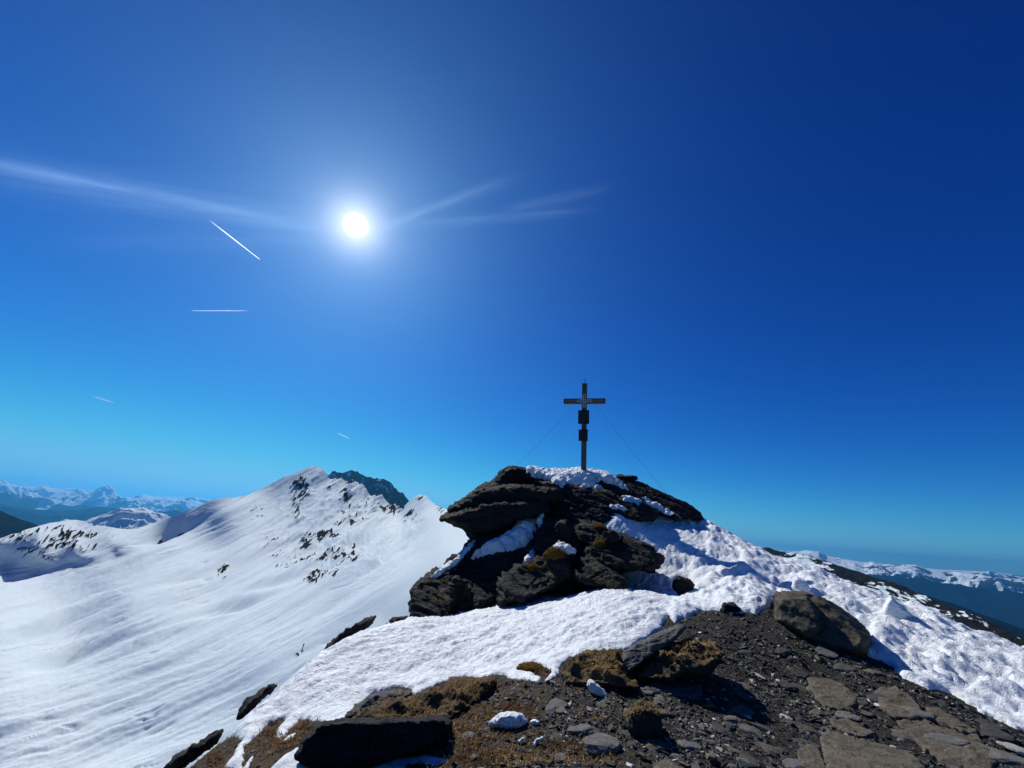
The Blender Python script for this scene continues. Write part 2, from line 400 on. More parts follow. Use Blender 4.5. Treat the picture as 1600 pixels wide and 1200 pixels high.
sd = np.where(R_ < 3.2, -50, sd)
sdm = sd*R_/FOC                                     # rough metres
turf = np.clip(sstep(1010, 820, PX)*sstep(1000, 1090, PY)*.9 + .9*sstep(560, 500, PX), 0, 1)
turf = np.clip(turf - .45*sstep(3.5, 0, np.abs(X)+9), 0, 1)
me = np_mesh('ground', np.stack([X, Y, Z - .05*sstep(.3, 1.2, sdm)], -1), grid_faces(*X.shape))
attr(me, 'turf', turf)
ground = tag(link('ground', me, GROUND), kind='structure')

left = sstep(1090, 985, PX + 60*fbm(X*.5, Y*.5, None, 2))                # wind-packed slope left, trodden and lumpy right
u = X*.80+Y*.60; v = -X*.60+Y*.80                   # along / across the wind streaks
lump_l = .026*fbm(u*2.2, v*6.5, None, 4, .6) + .022*np.abs(fbm(X*8, Y*8, None, 4, .6)) + .04*fbm(X*.8, Y*.8)
foot = np.clip(fbm(X*1.9, Y*1.5, None, 3, .55), -1, 1)
lump_r = .11*foot + .08*(.5-np.abs(fbm(X*3.4, Y*3.0, None, 3))) + .018*fbm(X*13, Y*13, None, 3, .6)
near_k = sstep(1230, 1100, PX)*(1-left)
lump = left*lump_l + (1-left)*lump_r*(1+.1*near_k)
thick = .15*(1-np.exp(-np.clip(sdm, 0, None)/.045)) * (1-.35*sstep(7.0, 5.0, R_)) + .10*sstep(.2, 1.5, sdm)
thick = thick*(1.15-.43*left)*(.45+.55*sstep(.0, .7, sdm+.25*fbm(X*1.7, Y*1.7, None, 3)))
ZS = Z + np.where(sdm > 0, thick + lump*sstep(0, .25, sdm), -.07)
me = np_mesh('snow', np.stack([X, Y, ZS], -1), grid_faces(*X.shape))
snow = tag(link('snow', me, SNOW), kind='structure')
del jx, jy

# ------------------------------------------------------------------ slopes and ranges seen beyond the ridge
def curve(pts):
    p = np.array(pts, float); return lambda x: np.interp(x, p[:, 0], p[:, 1])
SKY_L = curve([(-300,860),(-100,848),(0,839),(60,824),(100,818),(160,817),(215,823),(240,821),(270,813),(300,801),(330,786),(360,778),(400,768),(440,750),(480,733),
  (492,730),(505,736),(515,742),(545,750),(575,765),(600,777),(620,789),(628,793),(640,783),(656,772),(668,777),(690,794),(700,800),(760,806),(860,812)])
MP = [(-300,1600,90),(0,1600,75),(300,1600,60),(600,1500,35),(-300,1200,190),(0,1200,150),(130,1200,140),(250,1190,130),(380,1100,130),(500,1010,115),(600,965,75),
  (650,930,52),(720,860,42),(780,830,45),(850,815,60),(-300,1000,330),(0,1100,190),(200,1100,170),(0,1000,280),(200,1000,245),(400,1000,175),(0,950,370),(200,950,315),(400,940,260),(560,930,125),
  (0,893,545),(0,845,562),(60,889,550),(60,838,568),(60,826,690),(120,880,550),(120,844,568),(120,822,720),(180,866,565),(180,840,590),(230,850,605),(235,825,740),
  (300,842,690),(290,812,760),(330,828,715),(345,790,790),(375,788,840),(-200,890,560),(-200,852,580),
  (400,772,1120),(440,754,1160),(492,733,1220),(515,745,1190),(560,765,1080),(600,785,960),(620,800,760),(400,850,540),(300,880,480),(400,900,350),(500,800,760),(500,850,450),(500,900,260),
  (600,850,215),(600,900,115),(600,820,400),(650,800,280),(656,776,330),(690,800,190),(700,812,120),(650,860,110),(760,810,130)]
_mp = np.array(MP, float)
_D = tps(_mp[:, :2]/100, np.log(_mp[:, 2]), .01)
nx, ny = 900, 620
px = np.linspace(-300, 800, nx); tt = np.linspace(0, 1, ny)
T, QX = np.meshgrid(tt, px, indexing='ij')
QY = 1600 + (SKY_L(QX)-1600)*(1-(1-T)**1.7)
r = np.exp(_D(QX/100, QY/100)); r = 38+np.logaddexp(0, (r-38)/8)*8; r = np.where(r > 150, 150*(r/150)**.74, r); P = pt(QX, QY, r)
x, y, z = P[..., 0], P[..., 1], P[..., 2]
# long wind-drifted swells running down from the ridge, and rock ribs sticking out of them
ca, sa = math.cos(math.radians(72)), math.sin(math.radians(72))
uu = x*ca+y*sa; vv = -x*sa+y*ca
k = np.clip(r/260, .25, 2.2)*sstep(35, 110, r)
q1 = QY + .27*QX + .00030*QX**2 + 5*fbm(QX/120, QY/60, None, 2)      # across the drift lines
q2 = QX - .3*QY
fade = sstep(45, 150, r)
sw = fbm(q2/420, q1/36, None, 3, .5); sw2 = fbm(q2/190+9, q1/9, None, 4, .55)*(.25+1.0*sstep(-.4, .6, fbm(QX/80, QY/40+3, None, 2)))
z = z + r*fade*((.0105-.0025*sstep(930, 1100, QY))*sw + (.0027-.0012*sstep(930, 1100, QY))*sw2*sstep(0, .5, 1.2-r/1500))
cz = perlin(q2/150+31, q1/13+.35*fbm(q2/50, q1/20, None, 3)); cm = sstep(.05, .5, fbm(QX/110+7, QY/45, None, 2))
z = z - r*fade*.0030*np.exp(-(cz/.07)**2)*cm + r*fade*.0006*fbm(q2/16, q1/4, None, 3, .6)
for cx, cy, rx, ry, dm in ((365,940,55,9,.012),(110,1022,60,14,.010),(560,838,34,7,.010),(215,985,60,8,.006),(60,985,50,8,.006),(430,905,50,7,.007),(300,900,60,8,.005),(700,900,60,10,.002),(265,828,42,9,.012),(130,860,90,14,.006)):
    dx = QX-cx; dy = QY-cy+.3*dx
    z = z - 2.0*r*dm*np.exp(-((dx/rx)**2+(dy/ry)**2))*(1+.3*sw2)
RK = [(560,790,50,20,.4),(468,765,16,22,.9),(462,800,8,20,.8),(512,757,6,8,.7),(545,756,9,12,.8),(500,835,32,10,.9),(478,845,12,12,.9),(350,890,14,10,.8),(505,893,22,12,.9),
  (488,903,14,9,.8),(560,838,10,5,.8),(612,790,22,14,.9),(640,800,12,8,.8),(440,885,14,9,.7),(657,777,8,7,.9),(688,800,10,8,.8),(80,845,95,16,.55),(120,832,55,7,.8),(60,862,60,12,.5),(265,829,12,3,1),(288,822,7,3,1),
  (535,775,26,12,.6),(400,800,20,20,.4),(480,870,40,14,.55),(575,790,30,12,.5),(430,1035,6,3,.7),(410,1042,3,2,.7),(465,1024,5,2,.7),(640,815,20,10,.5),(530,868,50,22,.5),(420,850,40,30,.35),(550,810,40,14,.5)]
rock = np.zeros_like(x)
for cx, cy, rx, ry, am in RK:
    rock = np.maximum(rock, am*np.exp(-(((QX-cx)/rx)**2+((QY-cy)/ry)**2)**1.2))
c4, s4 = math.cos(math.radians(38)), math.sin(math.radians(38))
jj = 6*fbm(QX/25, QY/18, None, 3)
al, ac = QX*c4-QY*s4+jj, QX*s4+QY*c4+jj*.6
rn = ridged(al/22, ac/5.5, None, 5, .6); rn2 = ridged(x/14, y/14, z/10, 4, .6)
rk = rock**.6*(.05+.62*rn) + .25*rock*fbm(QX/5, QY/3, None, 3)
pk = np.exp(-(((QX-540)/120)**2+((QY-815)/80)**2)**2)
z = z + r*pk*(.0075*ridged(al/55, ac/17, None, 4, .55) - .006) + r*pk*.0016*fbm(al/14, ac/5, None, 3, .6)
z = z + (np.clip(rk-.40, 0, .35)*3.4*k*(.3+.7*rn2))
r2 = np.hypot(x, y)
Vt = np.stack([x, y, z], -1)
back = []
for i, (f_, dz) in enumerate(((1.01, .004), (1.03, .02), (1.10, .10), (1.4, .5))):
    b_ = Vt[-1].copy(); b_[:, 0] *= f_; b_[:, 1] *= f_; b_[:, 2] -= dz*r2[-1]; back.append(b_)
Vt = np.concatenate([Vt, np.array(back)], 0)
me = np_mesh('snow_slope', Vt, grid_faces(*Vt.shape[:2]))
attr(me, 'rock', np.concatenate([rk, np.repeat(rk[-1:], 4, 0)], 0))
SLOPE = slope_mat('slope_snow', (.014, .014, .016), (.055, .052, .050), .02, .5, .25)
tag(link('snow_slope', me, SLOPE), kind='structure')

def rng_mesh(name, sky_pts, x0, x1, depth_near, depth_far, drop, amp, wl, mat, nx=700, ny=120, snow_lo=None, seed=0, rock_bias=0.0, jag=1.0, bottom_pts=None, lowk=1.0, rfun=None, nz=1.0, streak=False):
    """a real range: foot to crest over depth_near..depth_far, ridged relief of amp metres and wavelength wl, then the far side"""
    S = curve(sky_pts); px = np.linspace(x0, x1, nx); t = np.linspace(0, 1, ny)
    T, QX = np.meshgrid(t, px, indexing='ij')
    bot = S(QX)+drop if bottom_pts is None else curve(bottom_pts)(QX)
    QY = bot + (S(QX)-bot)*T**1.0
    rf = 1.0 if rfun is None else rfun(QX)
    r = np.exp(np.log(depth_near)+(np.log(depth_far)-np.log(depth_near))*T)*rf
    P = pt(QX, QY, r); x, y, z = P[..., 0], P[..., 1], P[..., 2]
    n = ridged(x/wl+seed, y/wl-seed, None, 6, .52); n3 = ridged(x/wl*.35+seed+9, y/wl*.35, None, 3, .5)
    env = (.35+.65*np.sin(np.pi*np.clip(T*.9+.08, 0, 1)))*(1-(1-jag)*sstep(.6, .97, T))
    z = z + amp*env*(n+.6*n3-1.25)
    r2 = np.hypot(x, y)
    V = np.stack([x, y, z], -1); bk = []
    for f_, dz in ((1.004, .003), (1.02, .014), (1.08, .06)):
        b_ = V[-1].copy(); b_[:, 0] *= f_; b_[:, 1] *= f_; b_[:, 2] -= dz*r2[-1]; bk.append(b_)
    V = np.concatenate([V, np.array(bk)], 0)
    me = np_mesh(name, V, grid_faces(*V.shape[:2]))
    zz = V[..., 2]
    h = zz*0 if snow_lo is None else (zz-snow_lo)/(.45*amp+1)
    f2 = fbm(V[..., 0]/wl*4, V[..., 1]/wl*4, None, 5, .6)
    f3 = fbm(V[..., 0]/wl*1.2+5, V[..., 1]/wl*1.2, None, 3, .5)
    f2 = f2 + .55*fbm(V[..., 0]/wl*13, V[..., 1]/wl*13, None, 4, .65)
    if streak:
        q_ = np.concatenate([QX, np.repeat(QX[-1:], 3, 0)], 0); t_ = np.concatenate([T, np.repeat(T[-1:], 3, 0)], 0)
        f2 = .75*fbm(q_/16+t_*2, t_*22-q_/30, None, 4, .6); f3 = 1.1*fbm(q_/70, t_*3, None, 3)
    attr(me, 'rock', np.clip(.5 - .40*h + nz*(.45*f2 + .3*f3) + rock_bias, 0, 1))
    attr(me, 'low', np.clip((.3-h*lowk), 0, 1) if snow_lo is not None else np.ones_like(zz))
    return tag(link(name, me, mat), kind='structure')

FOREST = ((.004, .007, .009), (.010, .014, .014))
FAR = slope_mat('far_mountain', (.02, .02, .024), (.06, .058, .056), .0006, 30, .0012, FOREST)
MIDR = slope_mat('mid_ridge', (.008, .008, .009), (.034, .031, .028), .01, 3, .03, ((.008, .008, .006), (.022, .018, .012)))
PEAKR = slope_mat('rock_peak', (.010, .009, .011), (.075, .068, .07), .01, 6, .03)
rng_mesh('rock_peak', [(480,750),(505,744),(520,739),(548,736),(562,742),(575,748),(600,751),(612,757),(625,768),(638,777),(650,790),(700,830)], 480, 700, 2300, 2600, 45, 42, 120, PEAKR, 360, 120, rock_bias=.38, seed=3)
rng_mesh('rocky_ridge', [(20,835),(50,825),(100,816),(130,818),(160,808),(185,798),(205,797),(230,799),(255,807),(300,818),(340,825)], 0, 340, 3000, 3700, 40, 60, 350, FAR, 400, 90, snow_lo=-190, seed=5, rock_bias=.05)
rng_mesh('dark_hill', [(-300,775),(-100,790),(0,803),(20,810),(45,815),(80,826),(140,845)], -300, 140, 2300, 2700, 40, 30, 500, FAR, 200, 60, snow_lo=400, seed=8, rock_bias=.6)
rng_mesh('blue_ridge', [(-300,770),(0,792),(60,796),(100,796),(150,790),(200,795),(300,803),(420,806)], -300, 420, 9000, 12500, 40, 260, 2600, FAR, 500, 120, snow_lo=120, seed=2)
rng_mesh('far_mountains', [(-300,738),(-100,752),(0,757),(20,759),(50,762),(72,763),(90,765),(120,766),(160,775),(185,778),(205,779),(225,777),(240,780),(262,779),(280,781),(300,779),(318,781),(330,783),(420,790),(600,803),(760,815)],
  -300, 760, 16000, 24000, 42, 560, 3000, FAR, 1000, 170, snow_lo=-120, seed=1, nz=2.0, jag=.42)
rng_mesh('near_ridge', [(1120,840),(1180,853),(1220,861),(1260,868),(1300,881),(1350,896),(1400,912),(1450,933),(1500,952),(1550,974),(1600,997),(1800,1100)], 1120, 1800, 900, 1150, 80, 11, 105, MIDR, 700, 120, snow_lo=None, seed=4,
  rock_bias=.13, nz=1.0, streak=True, lowk=0, rfun=lambda q: np.interp(q, [1120, 1600, 1800], [1.7, 1.0, .9]))
rng_mesh('forested_ridge', [(1150,866),(1300,893),(1400,917),(1500,948),(1600,983),(1800,1060)], 1150, 1800, 2600, 4200, 190, 60, 700, FAR, 400, 120, snow_lo=900, seed=6, rock_bias=.6)
rng_mesh('valley_side', [(1150,868),(1250,884),(1350,893),(1430,898),(1500,908),(1600,930),(1800,965)], 1150, 1800, 7000, 10500, 160, 260, 2300, FAR, 500, 120, snow_lo=600, seed=7, rock_bias=.5)
rng_mesh('snowy_range', [(1080,845),(1190,860),(1250,863),(1280,862),(1292,868),(1320,873),(1350,878),(1363,875),(1380,879),(1400,880),(1430,880),(1450,887),(1480,893),(1520,896),(1600,903),(1800,925)],
  1080, 1800, 11000, 15000, 60, 300, 1700, FAR, 1100, 190, snow_lo=-170, seed=12, nz=2.6, jag=.5, rock_bias=.16)
rng_mesh('farthest_range', [(1080,848),(1400,884),(1450,887),(1480,890),(1500,891),(1530,893),(1560,895),(1600,899),(1800,915)],
  1080, 1800, 19000, 25000, 40, 460, 2600, FAR, 700, 120, snow_lo=-160, seed=14, nz=2.0, jag=.3)
# valley floor to the horizon
gx = np.array([[-27500, -27500], [27500, 27500]]); gy = np.array([[-27500, 27500], [-27500, 27500]])
n_ = 60; gg = np.linspace(-27500, 27500, n_); GXX, GYY = np.meshgrid(gg, gg, indexing='ij')
me = np_mesh('valley_floor', np.stack([GXX, GYY, np.full_like(GXX, -2300.)], -1), grid_faces(n_, n_))
attr(me, 'rock', np.ones(n_*n_)); attr(me, 'low', np.ones(n_*n_))
tag(link('valley_floor', me, FAR), kind='structure')
# ------------------------------------------------------------------ rock builders
def remeshed(name, V, F, voxel):
    """union of closed shells as one clean skin"""
    bm = bmesh.new(); vs = [bm.verts.new(v) for v in V]
    for f in F:
        try: bm.faces.new([vs[i] for i in f])
        except ValueError: pass
    bmesh.ops.triangulate(bm, faces=[f for f in bm.faces if len(f.verts) > 4])
    me = bpy.data.meshes.new('tmp'); bm.to_mesh(me); bm.free()
    o = bpy.data.objects.new('tmp', me); COL.objects.link(o)
    md = o.modifiers.new('r', 'REMESH'); md.mode = 'VOXEL'; md.voxel_size = voxel; md.use_smooth_shade = True
    bpy.context.view_layer.update()
    ev = o.evaluated_get(bpy.context.evaluated_depsgraph_get())
    out = bpy.data.meshes.new_from_object(ev); out.name = name
    bpy.data.objects.remove(o); bpy.data.meshes.remove(me)
    return out
def shell_px(poly, r, T, prof=((-.5, .72), (-.28, .94), (0, 1.0), (.35, .96), (.6, .8)), shift=(0, 0), base=0, tilt=0.0):
    """closed shell: a pixel outline given distance r and real depth T, bulging like a stone"""
    P = np.array(poly, float); c = P.mean(0); V = []; F = []; n = len(P)
    for k, (dr, s) in enumerate(prof):
        Q = c + (P-c)*s + np.array(shift)*dr
        V.append(pt(Q[:, 0], Q[:, 1], r+dr*T+(c[1]-Q[:, 1])*tilt))
    V = np.concatenate(V); m = len(prof)
    for k in range(m-1):
        for i in range(n):
            j = (i+1) % n; F.append([base+k*n+i, base+k*n+j, base+(k+1)*n+j, base+(k+1)*n+i])
    F.append([base+i for i in range(n)][::-1]); F.append([base+(m-1)*n+i for i in range(n)])
    return V, F
def rough(me, strata_n, amp_s, wl_s, amp, wl, seed=0, crack=.0, cellk=1.0):
    """layered and blocky relief pushed into a stone's surface"""
    V = get_co(me); N_ = get_no(me); n = np.array(strata_n, float); n /= np.linalg.norm(n)
    a = np.cross(n, [.3, 1, .1]); a /= np.linalg.norm(a); b = np.cross(n, a)
    w = .25*fbm(V[:, 0]/2+seed, V[:, 1]/2, V[:, 2]/2, 2)
    s_, p_, q_ = V@n+w, V@a, V@b
    lay = fbm(p_/(wl_s*7)+seed, q_/(wl_s*7), s_/wl_s, 4, .6)
    lay = np.sign(lay)*np.abs(lay)**.7
    blk = ridged(V[:, 0]/wl+seed, V[:, 1]/wl, V[:, 2]/wl, 4, .55)-.8
    def cell(a_, b_, c_):
        n1 = perlin(V[:, 0]*1.3+seed, V[:, 1]*1.3, V[:, 2]*1.3)*.35
        i = (np.floor(p_/a_+n1)*12.9898+np.floor(q_/b_+n1)*78.233+np.floor(s_/c_+n1*.6)*37.719)
        return (np.sin(i)*43758.5453) % 1 - .5
    lay = lay + cellk*(1.3*cell(wl_s*9, wl_s*7, wl_s*1.3) + .7*cell(wl_s*4, wl_s*5, wl_s*.6))
    ph = s_/(wl_s*1.15) + .45*fbm(p_/(wl_s*14), q_/(wl_s*14), s_/(wl_s*9), 3); fr = ph-np.floor(ph)
    hs_ = (np.sin(np.floor(ph)*91.7)*4375.5) % 1
    lay = .55*lay + cellk*(1.1*hs_-.5 + .5*np.minimum(fr*1.3, (1-fr)*7)-.25)
    d = amp_s*lay + amp*blk + .35*amp*fbm(V[:, 0]/wl*4, V[:, 1]/wl*4, V[:, 2]/wl*4, 4, .65)
    if crack:
        cr = np.abs(perlin(V[:, 0]/wl*.8+7, V[:, 1]/wl*.8, V[:, 2]/wl*.8)); d = d - crack*np.exp(-(cr/.04)**2)
    set_co(me, V + N_*d[:, None])
def traced(name, shells, voxel, mat, label=None, cat=None, group=None, rgh=((.3, .1, 1), .02, .06, .03, .3, 0, 0), parent=None):
    V = []; F = []; b = 0
    for s in shells:
        v, f = shell_px(*s[:3], base=b, **(s[3] if len(s) > 3 else {})); V.append(v); F += f; b += len(v)
    me = remeshed(name, np.concatenate(V), F, voxel)
    rough(me, *rgh[:1], *rgh[1:])
    o = link(name, me, mat, parent)
    if label: tag(o, label, cat, group)
    return o
def poly_rock(name, seed, size, mat, nplanes=14, sub=4, flat=.0, noise_amp=.03):
    """angular stone cut by random planes"""
    rs = np.random.RandomState(seed); bm = bmesh.new(); bmesh.ops.create_icosphere(bm, subdivisions=sub, radius=1)
    me = bpy.data.meshes.new(name); bm.to_mesh(me); bm.free(); V = get_co(me); D = V/np.linalg.norm(V, axis=1)[:, None]
    Nn = rs.normal(size=(nplanes, 3)); Nn /= np.linalg.norm(Nn, axis=1)[:, None]; hh = rs.uniform(.55, .95, nplanes)
    Nn = np.concatenate([Nn, [[0, 0, 1], [0, 0, -1]]]); hh = np.r_[hh, .7, .7]
    q = D@Nn.T; rr = np.where(q > .05, hh/np.maximum(q, .05), 9).min(1); rr = np.minimum(rr, 1.25)
    V = D*rr[:, None]*(1+noise_amp*fbm(D[:, 0]*3+seed, D[:, 1]*3, D[:, 2]*3, 4))[:, None]
    V *= np.array(size)
    set_co(me, V); me.polygons.foreach_set('use_smooth', np.ones(len(me.polygons), bool))
    if mat: me.materials.append(mat)
    return me

# ------------------------------------------------------------------ the summit outcrop
K = dict
PR = K(prof=((-.5, .80), (-.3, .95), (0, 1.0), (.5, .97), (.8, .8)))
PT = K(prof=((-.5, .80), (-.3, .95), (0, 1.0), (.5, .97), (.8, .8)), tilt=.024)
outline_top = [(687,811),(697,802),(706,794),(720,782),(734,773),(745,763),(756,756),(768,753),(776,746),(782,736),(794,730),(808,730),(819,731),(826,735),(850,741),(880,741),
  (900,740),(912,739),(935,743),(955,745),(975,748),(1000,753),(1019,762),(1044,775),(1062,781),(1082,792),(1096,805),(1098,812),(1080,812),(1040,808),(1000,806),(960,812),(944,822),(920,824),(880,822),(860,815),(840,805),
  (800,826),(775,838),(760,845),(738,845),(729,836),(725,826),(709,820)]
shells = [
  (outline_top, 17.5, 3.2, K(prof=((-.5, .86), (-.32, .95), (0, 1.0), (.5, .98), (.9, .9)), tilt=.022)),
  # lower core tying everything to the ground
  ([(735,840),(850,800),(960,805),(962,815),(960,850),(985,885),(960,915),(880,930),(800,940),(700,950),(668,960),(660,930),(700,890)], 13.9, 3.4, PT),
  # overhanging prow layers
  ([(686,811),(720,797),(780,785),(850,783),(860,800),(800,818),(760,832),(726,826),(708,819)], 14.0, 1.8, PR),
  ([(700,797),(740,768),(800,757),(870,765),(880,782),(800,796),(730,808)], 14.6, 1.8, PR),
  ([(776,752),(786,735),(806,729),(826,735),(832,748),(810,755),(785,758)], 16.2, 1.6, PR),
  # big pale-weathered back slab right of the prow
  ([(845,785),(860,770),(910,764),(960,772),(1010,783),(1032,800),(1020,812),(960,815),(940,828),(890,826),(855,812)], 15.3, 1.3, PT),
  ([(820,755),(870,752),(905,760),(960,768),(975,778),(930,776),(880,772),(830,768)], 16.0, 1.2, PT),
  ([(935,752),(955,752),(985,775),(1010,790),(1040,806),(1070,818),(1045,813),(1000,803),(965,775)], 16.9, 1.0, PT),
  ([(958,748),(990,751),(1019,763),(1044,776),(1030,790),(1000,775),(975,766)], 18.0, 1.2, PT),
  ([(1018,762),(1044,775),(1070,785),(1092,800),(1099,814),(1085,817),(1060,802),(1030,785)], 17.9, 1.3, PT),
  ([(958,746),(968,743),(995,744),(998,749),(980,751),(962,750)], 17.6, .8, PR),
  # column between ledge snow and the right block
  ([(845,805),(870,812),(905,825),(915,850),(905,880),(880,895),(850,875),(835,860),(838,830)], 13.0, 1.3, PT),
  ([(870,815),(885,815),(895,835),(892,850),(872,840)], 12.5, .5, PR),
  ([(897,822),(925,820),(948,824),(950,842),(930,852),(902,845)], 12.9, .9, PT),
  # right block, dipping slabs
  ([(908,868),(918,845),(945,829),(968,835),(995,846),(1019,856),(1036,874),(1028,886),(1018,893),(985,888),(945,888),(915,890),(900,884)], 12.1, 1.1, PT),
  ([(944,830),(955,828),(968,842),(960,850),(947,846)], 11.9, .4, PR),
  ([(897,893),(905,880),(930,880),(955,890),(972,905),(980,918),(970,926),(957,930),(948,918),(925,910),(902,905)], 10.9, .7, PT),
  # mid mass with knobbly face
  ([(776,915),(782,900),(800,887),(820,876),(845,866),(870,858),(895,872),(900,895),(881,908),(866,919),(840,932),(819,939),(795,946),(777,945)], 11.3, 1.1, PT),
  ([(852,862),(868,852),(890,856),(898,872),(885,890),(860,882)], 11.6, .7, PT),
  # lower left block with vertical joints
  ([(700,890),(741,845),(770,848),(800,860),(790,885),(780,915),(770,945),(748,958),(725,962),(705,960),(700,930)], 12.2, 1.2, PT),
  ([(639,924),(650,912),(667,900),(690,884),(706,888),(712,925),(704,962),(680,974),(660,977),(643,966)], 11.0, 1.0, PT),
  ([(667,900),(700,877),(735,850),(742,858),(715,890),(690,905),(672,910)], 12.3, 1.0, PT),
  ([(697,930),(708,905),(722,903),(730,930),(722,955),(705,960)], 11.2, .5, PR),
  ([(716,945),(728,915),(735,925),(733,950),(726,963)], 11.0, .3, PR),
  ([(600,986),(606,972),(618,965),(636,964),(645,972),(640,980),(620,977),(608,984)], 10.1, .6, PR),
]
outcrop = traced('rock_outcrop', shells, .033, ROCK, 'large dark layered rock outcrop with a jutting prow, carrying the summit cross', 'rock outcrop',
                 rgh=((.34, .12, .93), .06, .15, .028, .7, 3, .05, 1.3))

def snow_on(host, name, poly, t, label, inset=5.0, lift=(0, 0, 1), nzmin=-.3, smooth=6, bumpy=.045, rmax=99):
    """snow lying on a rock: the rock's own skin inside an outline, raised and rounded"""
    me0 = host.data; V = get_co(me0); Nn = get_no(me0); qx, qy = proj(V)
    sd = poly_sd(qx, qy, poly) + 2.0*fbm(V[:, 0]*4, V[:, 1]*4, V[:, 2]*4, 3)
    rr = np.hypot(V[:, 0], V[:, 1]); view = -(V*Nn).sum(1)/np.linalg.norm(V, axis=1)
    ok = (sd > -3) & (Nn[:, 2] > nzmin) & (view > -.5) & (rr < rmax)
    bm = bmesh.new(); bm.from_mesh(me0); bm.verts.ensure_lookup_table()
    bmesh.ops.delete(bm, geom=[v for v in bm.verts if not ok[v.index]], context='VERTS')
    idx = np.nonzero(ok)[0]
    bmesh.ops.delete(bm, geom=[v for v in bm.verts if not v.link_faces], context='VERTS')
    seen = set(); isl = []                       # keep the one coherent patch
    for v0 in bm.verts:
        if v0 in seen: continue
        st = [v0]; seen.add(v0); cur = []
        while st:
            q = st.pop(); cur.append(q)
            for e in q.link_edges:
                w_ = e.other_vert(q)
                if w_ not in seen: seen.add(w_); st.append(w_)
        isl.append(cur)
    isl.sort(key=len); bmesh.ops.delete(bm, geom=[v for c_ in isl[:-1] for v in c_], context='VERTS')
    for _ in range(smooth): bmesh.ops.smooth_vert(bm, verts=bm.verts, factor=.5, use_axis_x=True, use_axis_y=True, use_axis_z=True)
    me = bpy.data.meshes.new(name); bm.to_mesh(me); bm.free()
    V = get_co(me); Nn = get_no(me); qx, qy = proj(V); sd = poly_sd(qx, qy, poly)+2.0*fbm(V[:, 0]*4, V[:, 1]*4, V[:, 2]*4, 3)
    th = t*(1-np.exp(-np.clip(sd, 0, None)/inset)) - .05*(sd < 1) + bumpy*fbm(V[:, 0]*6, V[:, 1]*6, V[:, 2]*6, 4, .6)
    D = Nn*.6 + np.array(lift)*.5
    set_co(me, V + D*th[:, None])
    me.polygons.foreach_set('use_smooth', np.ones(len(me.polygons), bool)); me.materials.clear()
    return tag(link(name, me, SNOW), label, 'snow patch', 'snow patches lying on the outcrop')
snow_on(outcrop, 'snow_patch', [(819,745),(823,731),(850,728),(882,734),(890,732),(908,726),(925,733),(950,740),(962,748),(975,757),(985,768),(965,760),(940,752),(930,757),(948,765),(915,762),(885,756),(880,764),(870,760),(860,752),(840,748)], .22,
        'crusty white snow patch on top of the outcrop round the foot of the cross', 3)
snow_on(outcrop, 'snow_patch', [(730,876),(745,864),(760,852),(785,840),(803,826),(805,815),(825,808),(842,801),(850,808),(845,822),(835,838),(822,852),(800,862),(775,864),(750,872)], .3,
        'bluish snow wedge on the ledge under the overhanging prow', 6, smooth=14, rmax=14.6)
snow_on(outcrop, 'snow_patch', [(668,903),(690,886),(710,873),(740,844),(745,846),(728,870),(715,884),(700,890),(682,904)], .08,
        'thin snow dusting along the sloping left edge of the outcrop', 3)
snow_on(outcrop, 'snow_patch', [(968,776),(985,776),(1003,784),(998,790),(985,786),(975,783)], .14, 'small snow patch in the gap between the upper slabs right of the cross', 3)
snow_on(outcrop, 'snow_patch', [(950,789),(965,788),(982,796),(975,799),(955,795)], .08, 'small snow streak on the pale slab below the cross', 2)
snow_on(outcrop, 'snow_patch', [(1000,776),(1010,776),(1040,795),(1065,808),(1078,822),(1060,815),(1035,802),(1012,788)], .08, 'long thin snow strip between the two right-hand slabs', 2)
snow_on(outcrop, 'snow_patch', [(822,868),(832,858),(838,852),(840,862),(830,876),(818,880)], .08, 'small snow fleck beside the ledge snow, left of the moss', 2)
snow_on(outcrop, 'snow_patch', [(864,856),(874,849),(884,855),(888,854),(900,864),(896,872),(888,866),(870,862)], .12, 'two-lobed snow lump above the orange moss in the middle of the outcrop', 2)

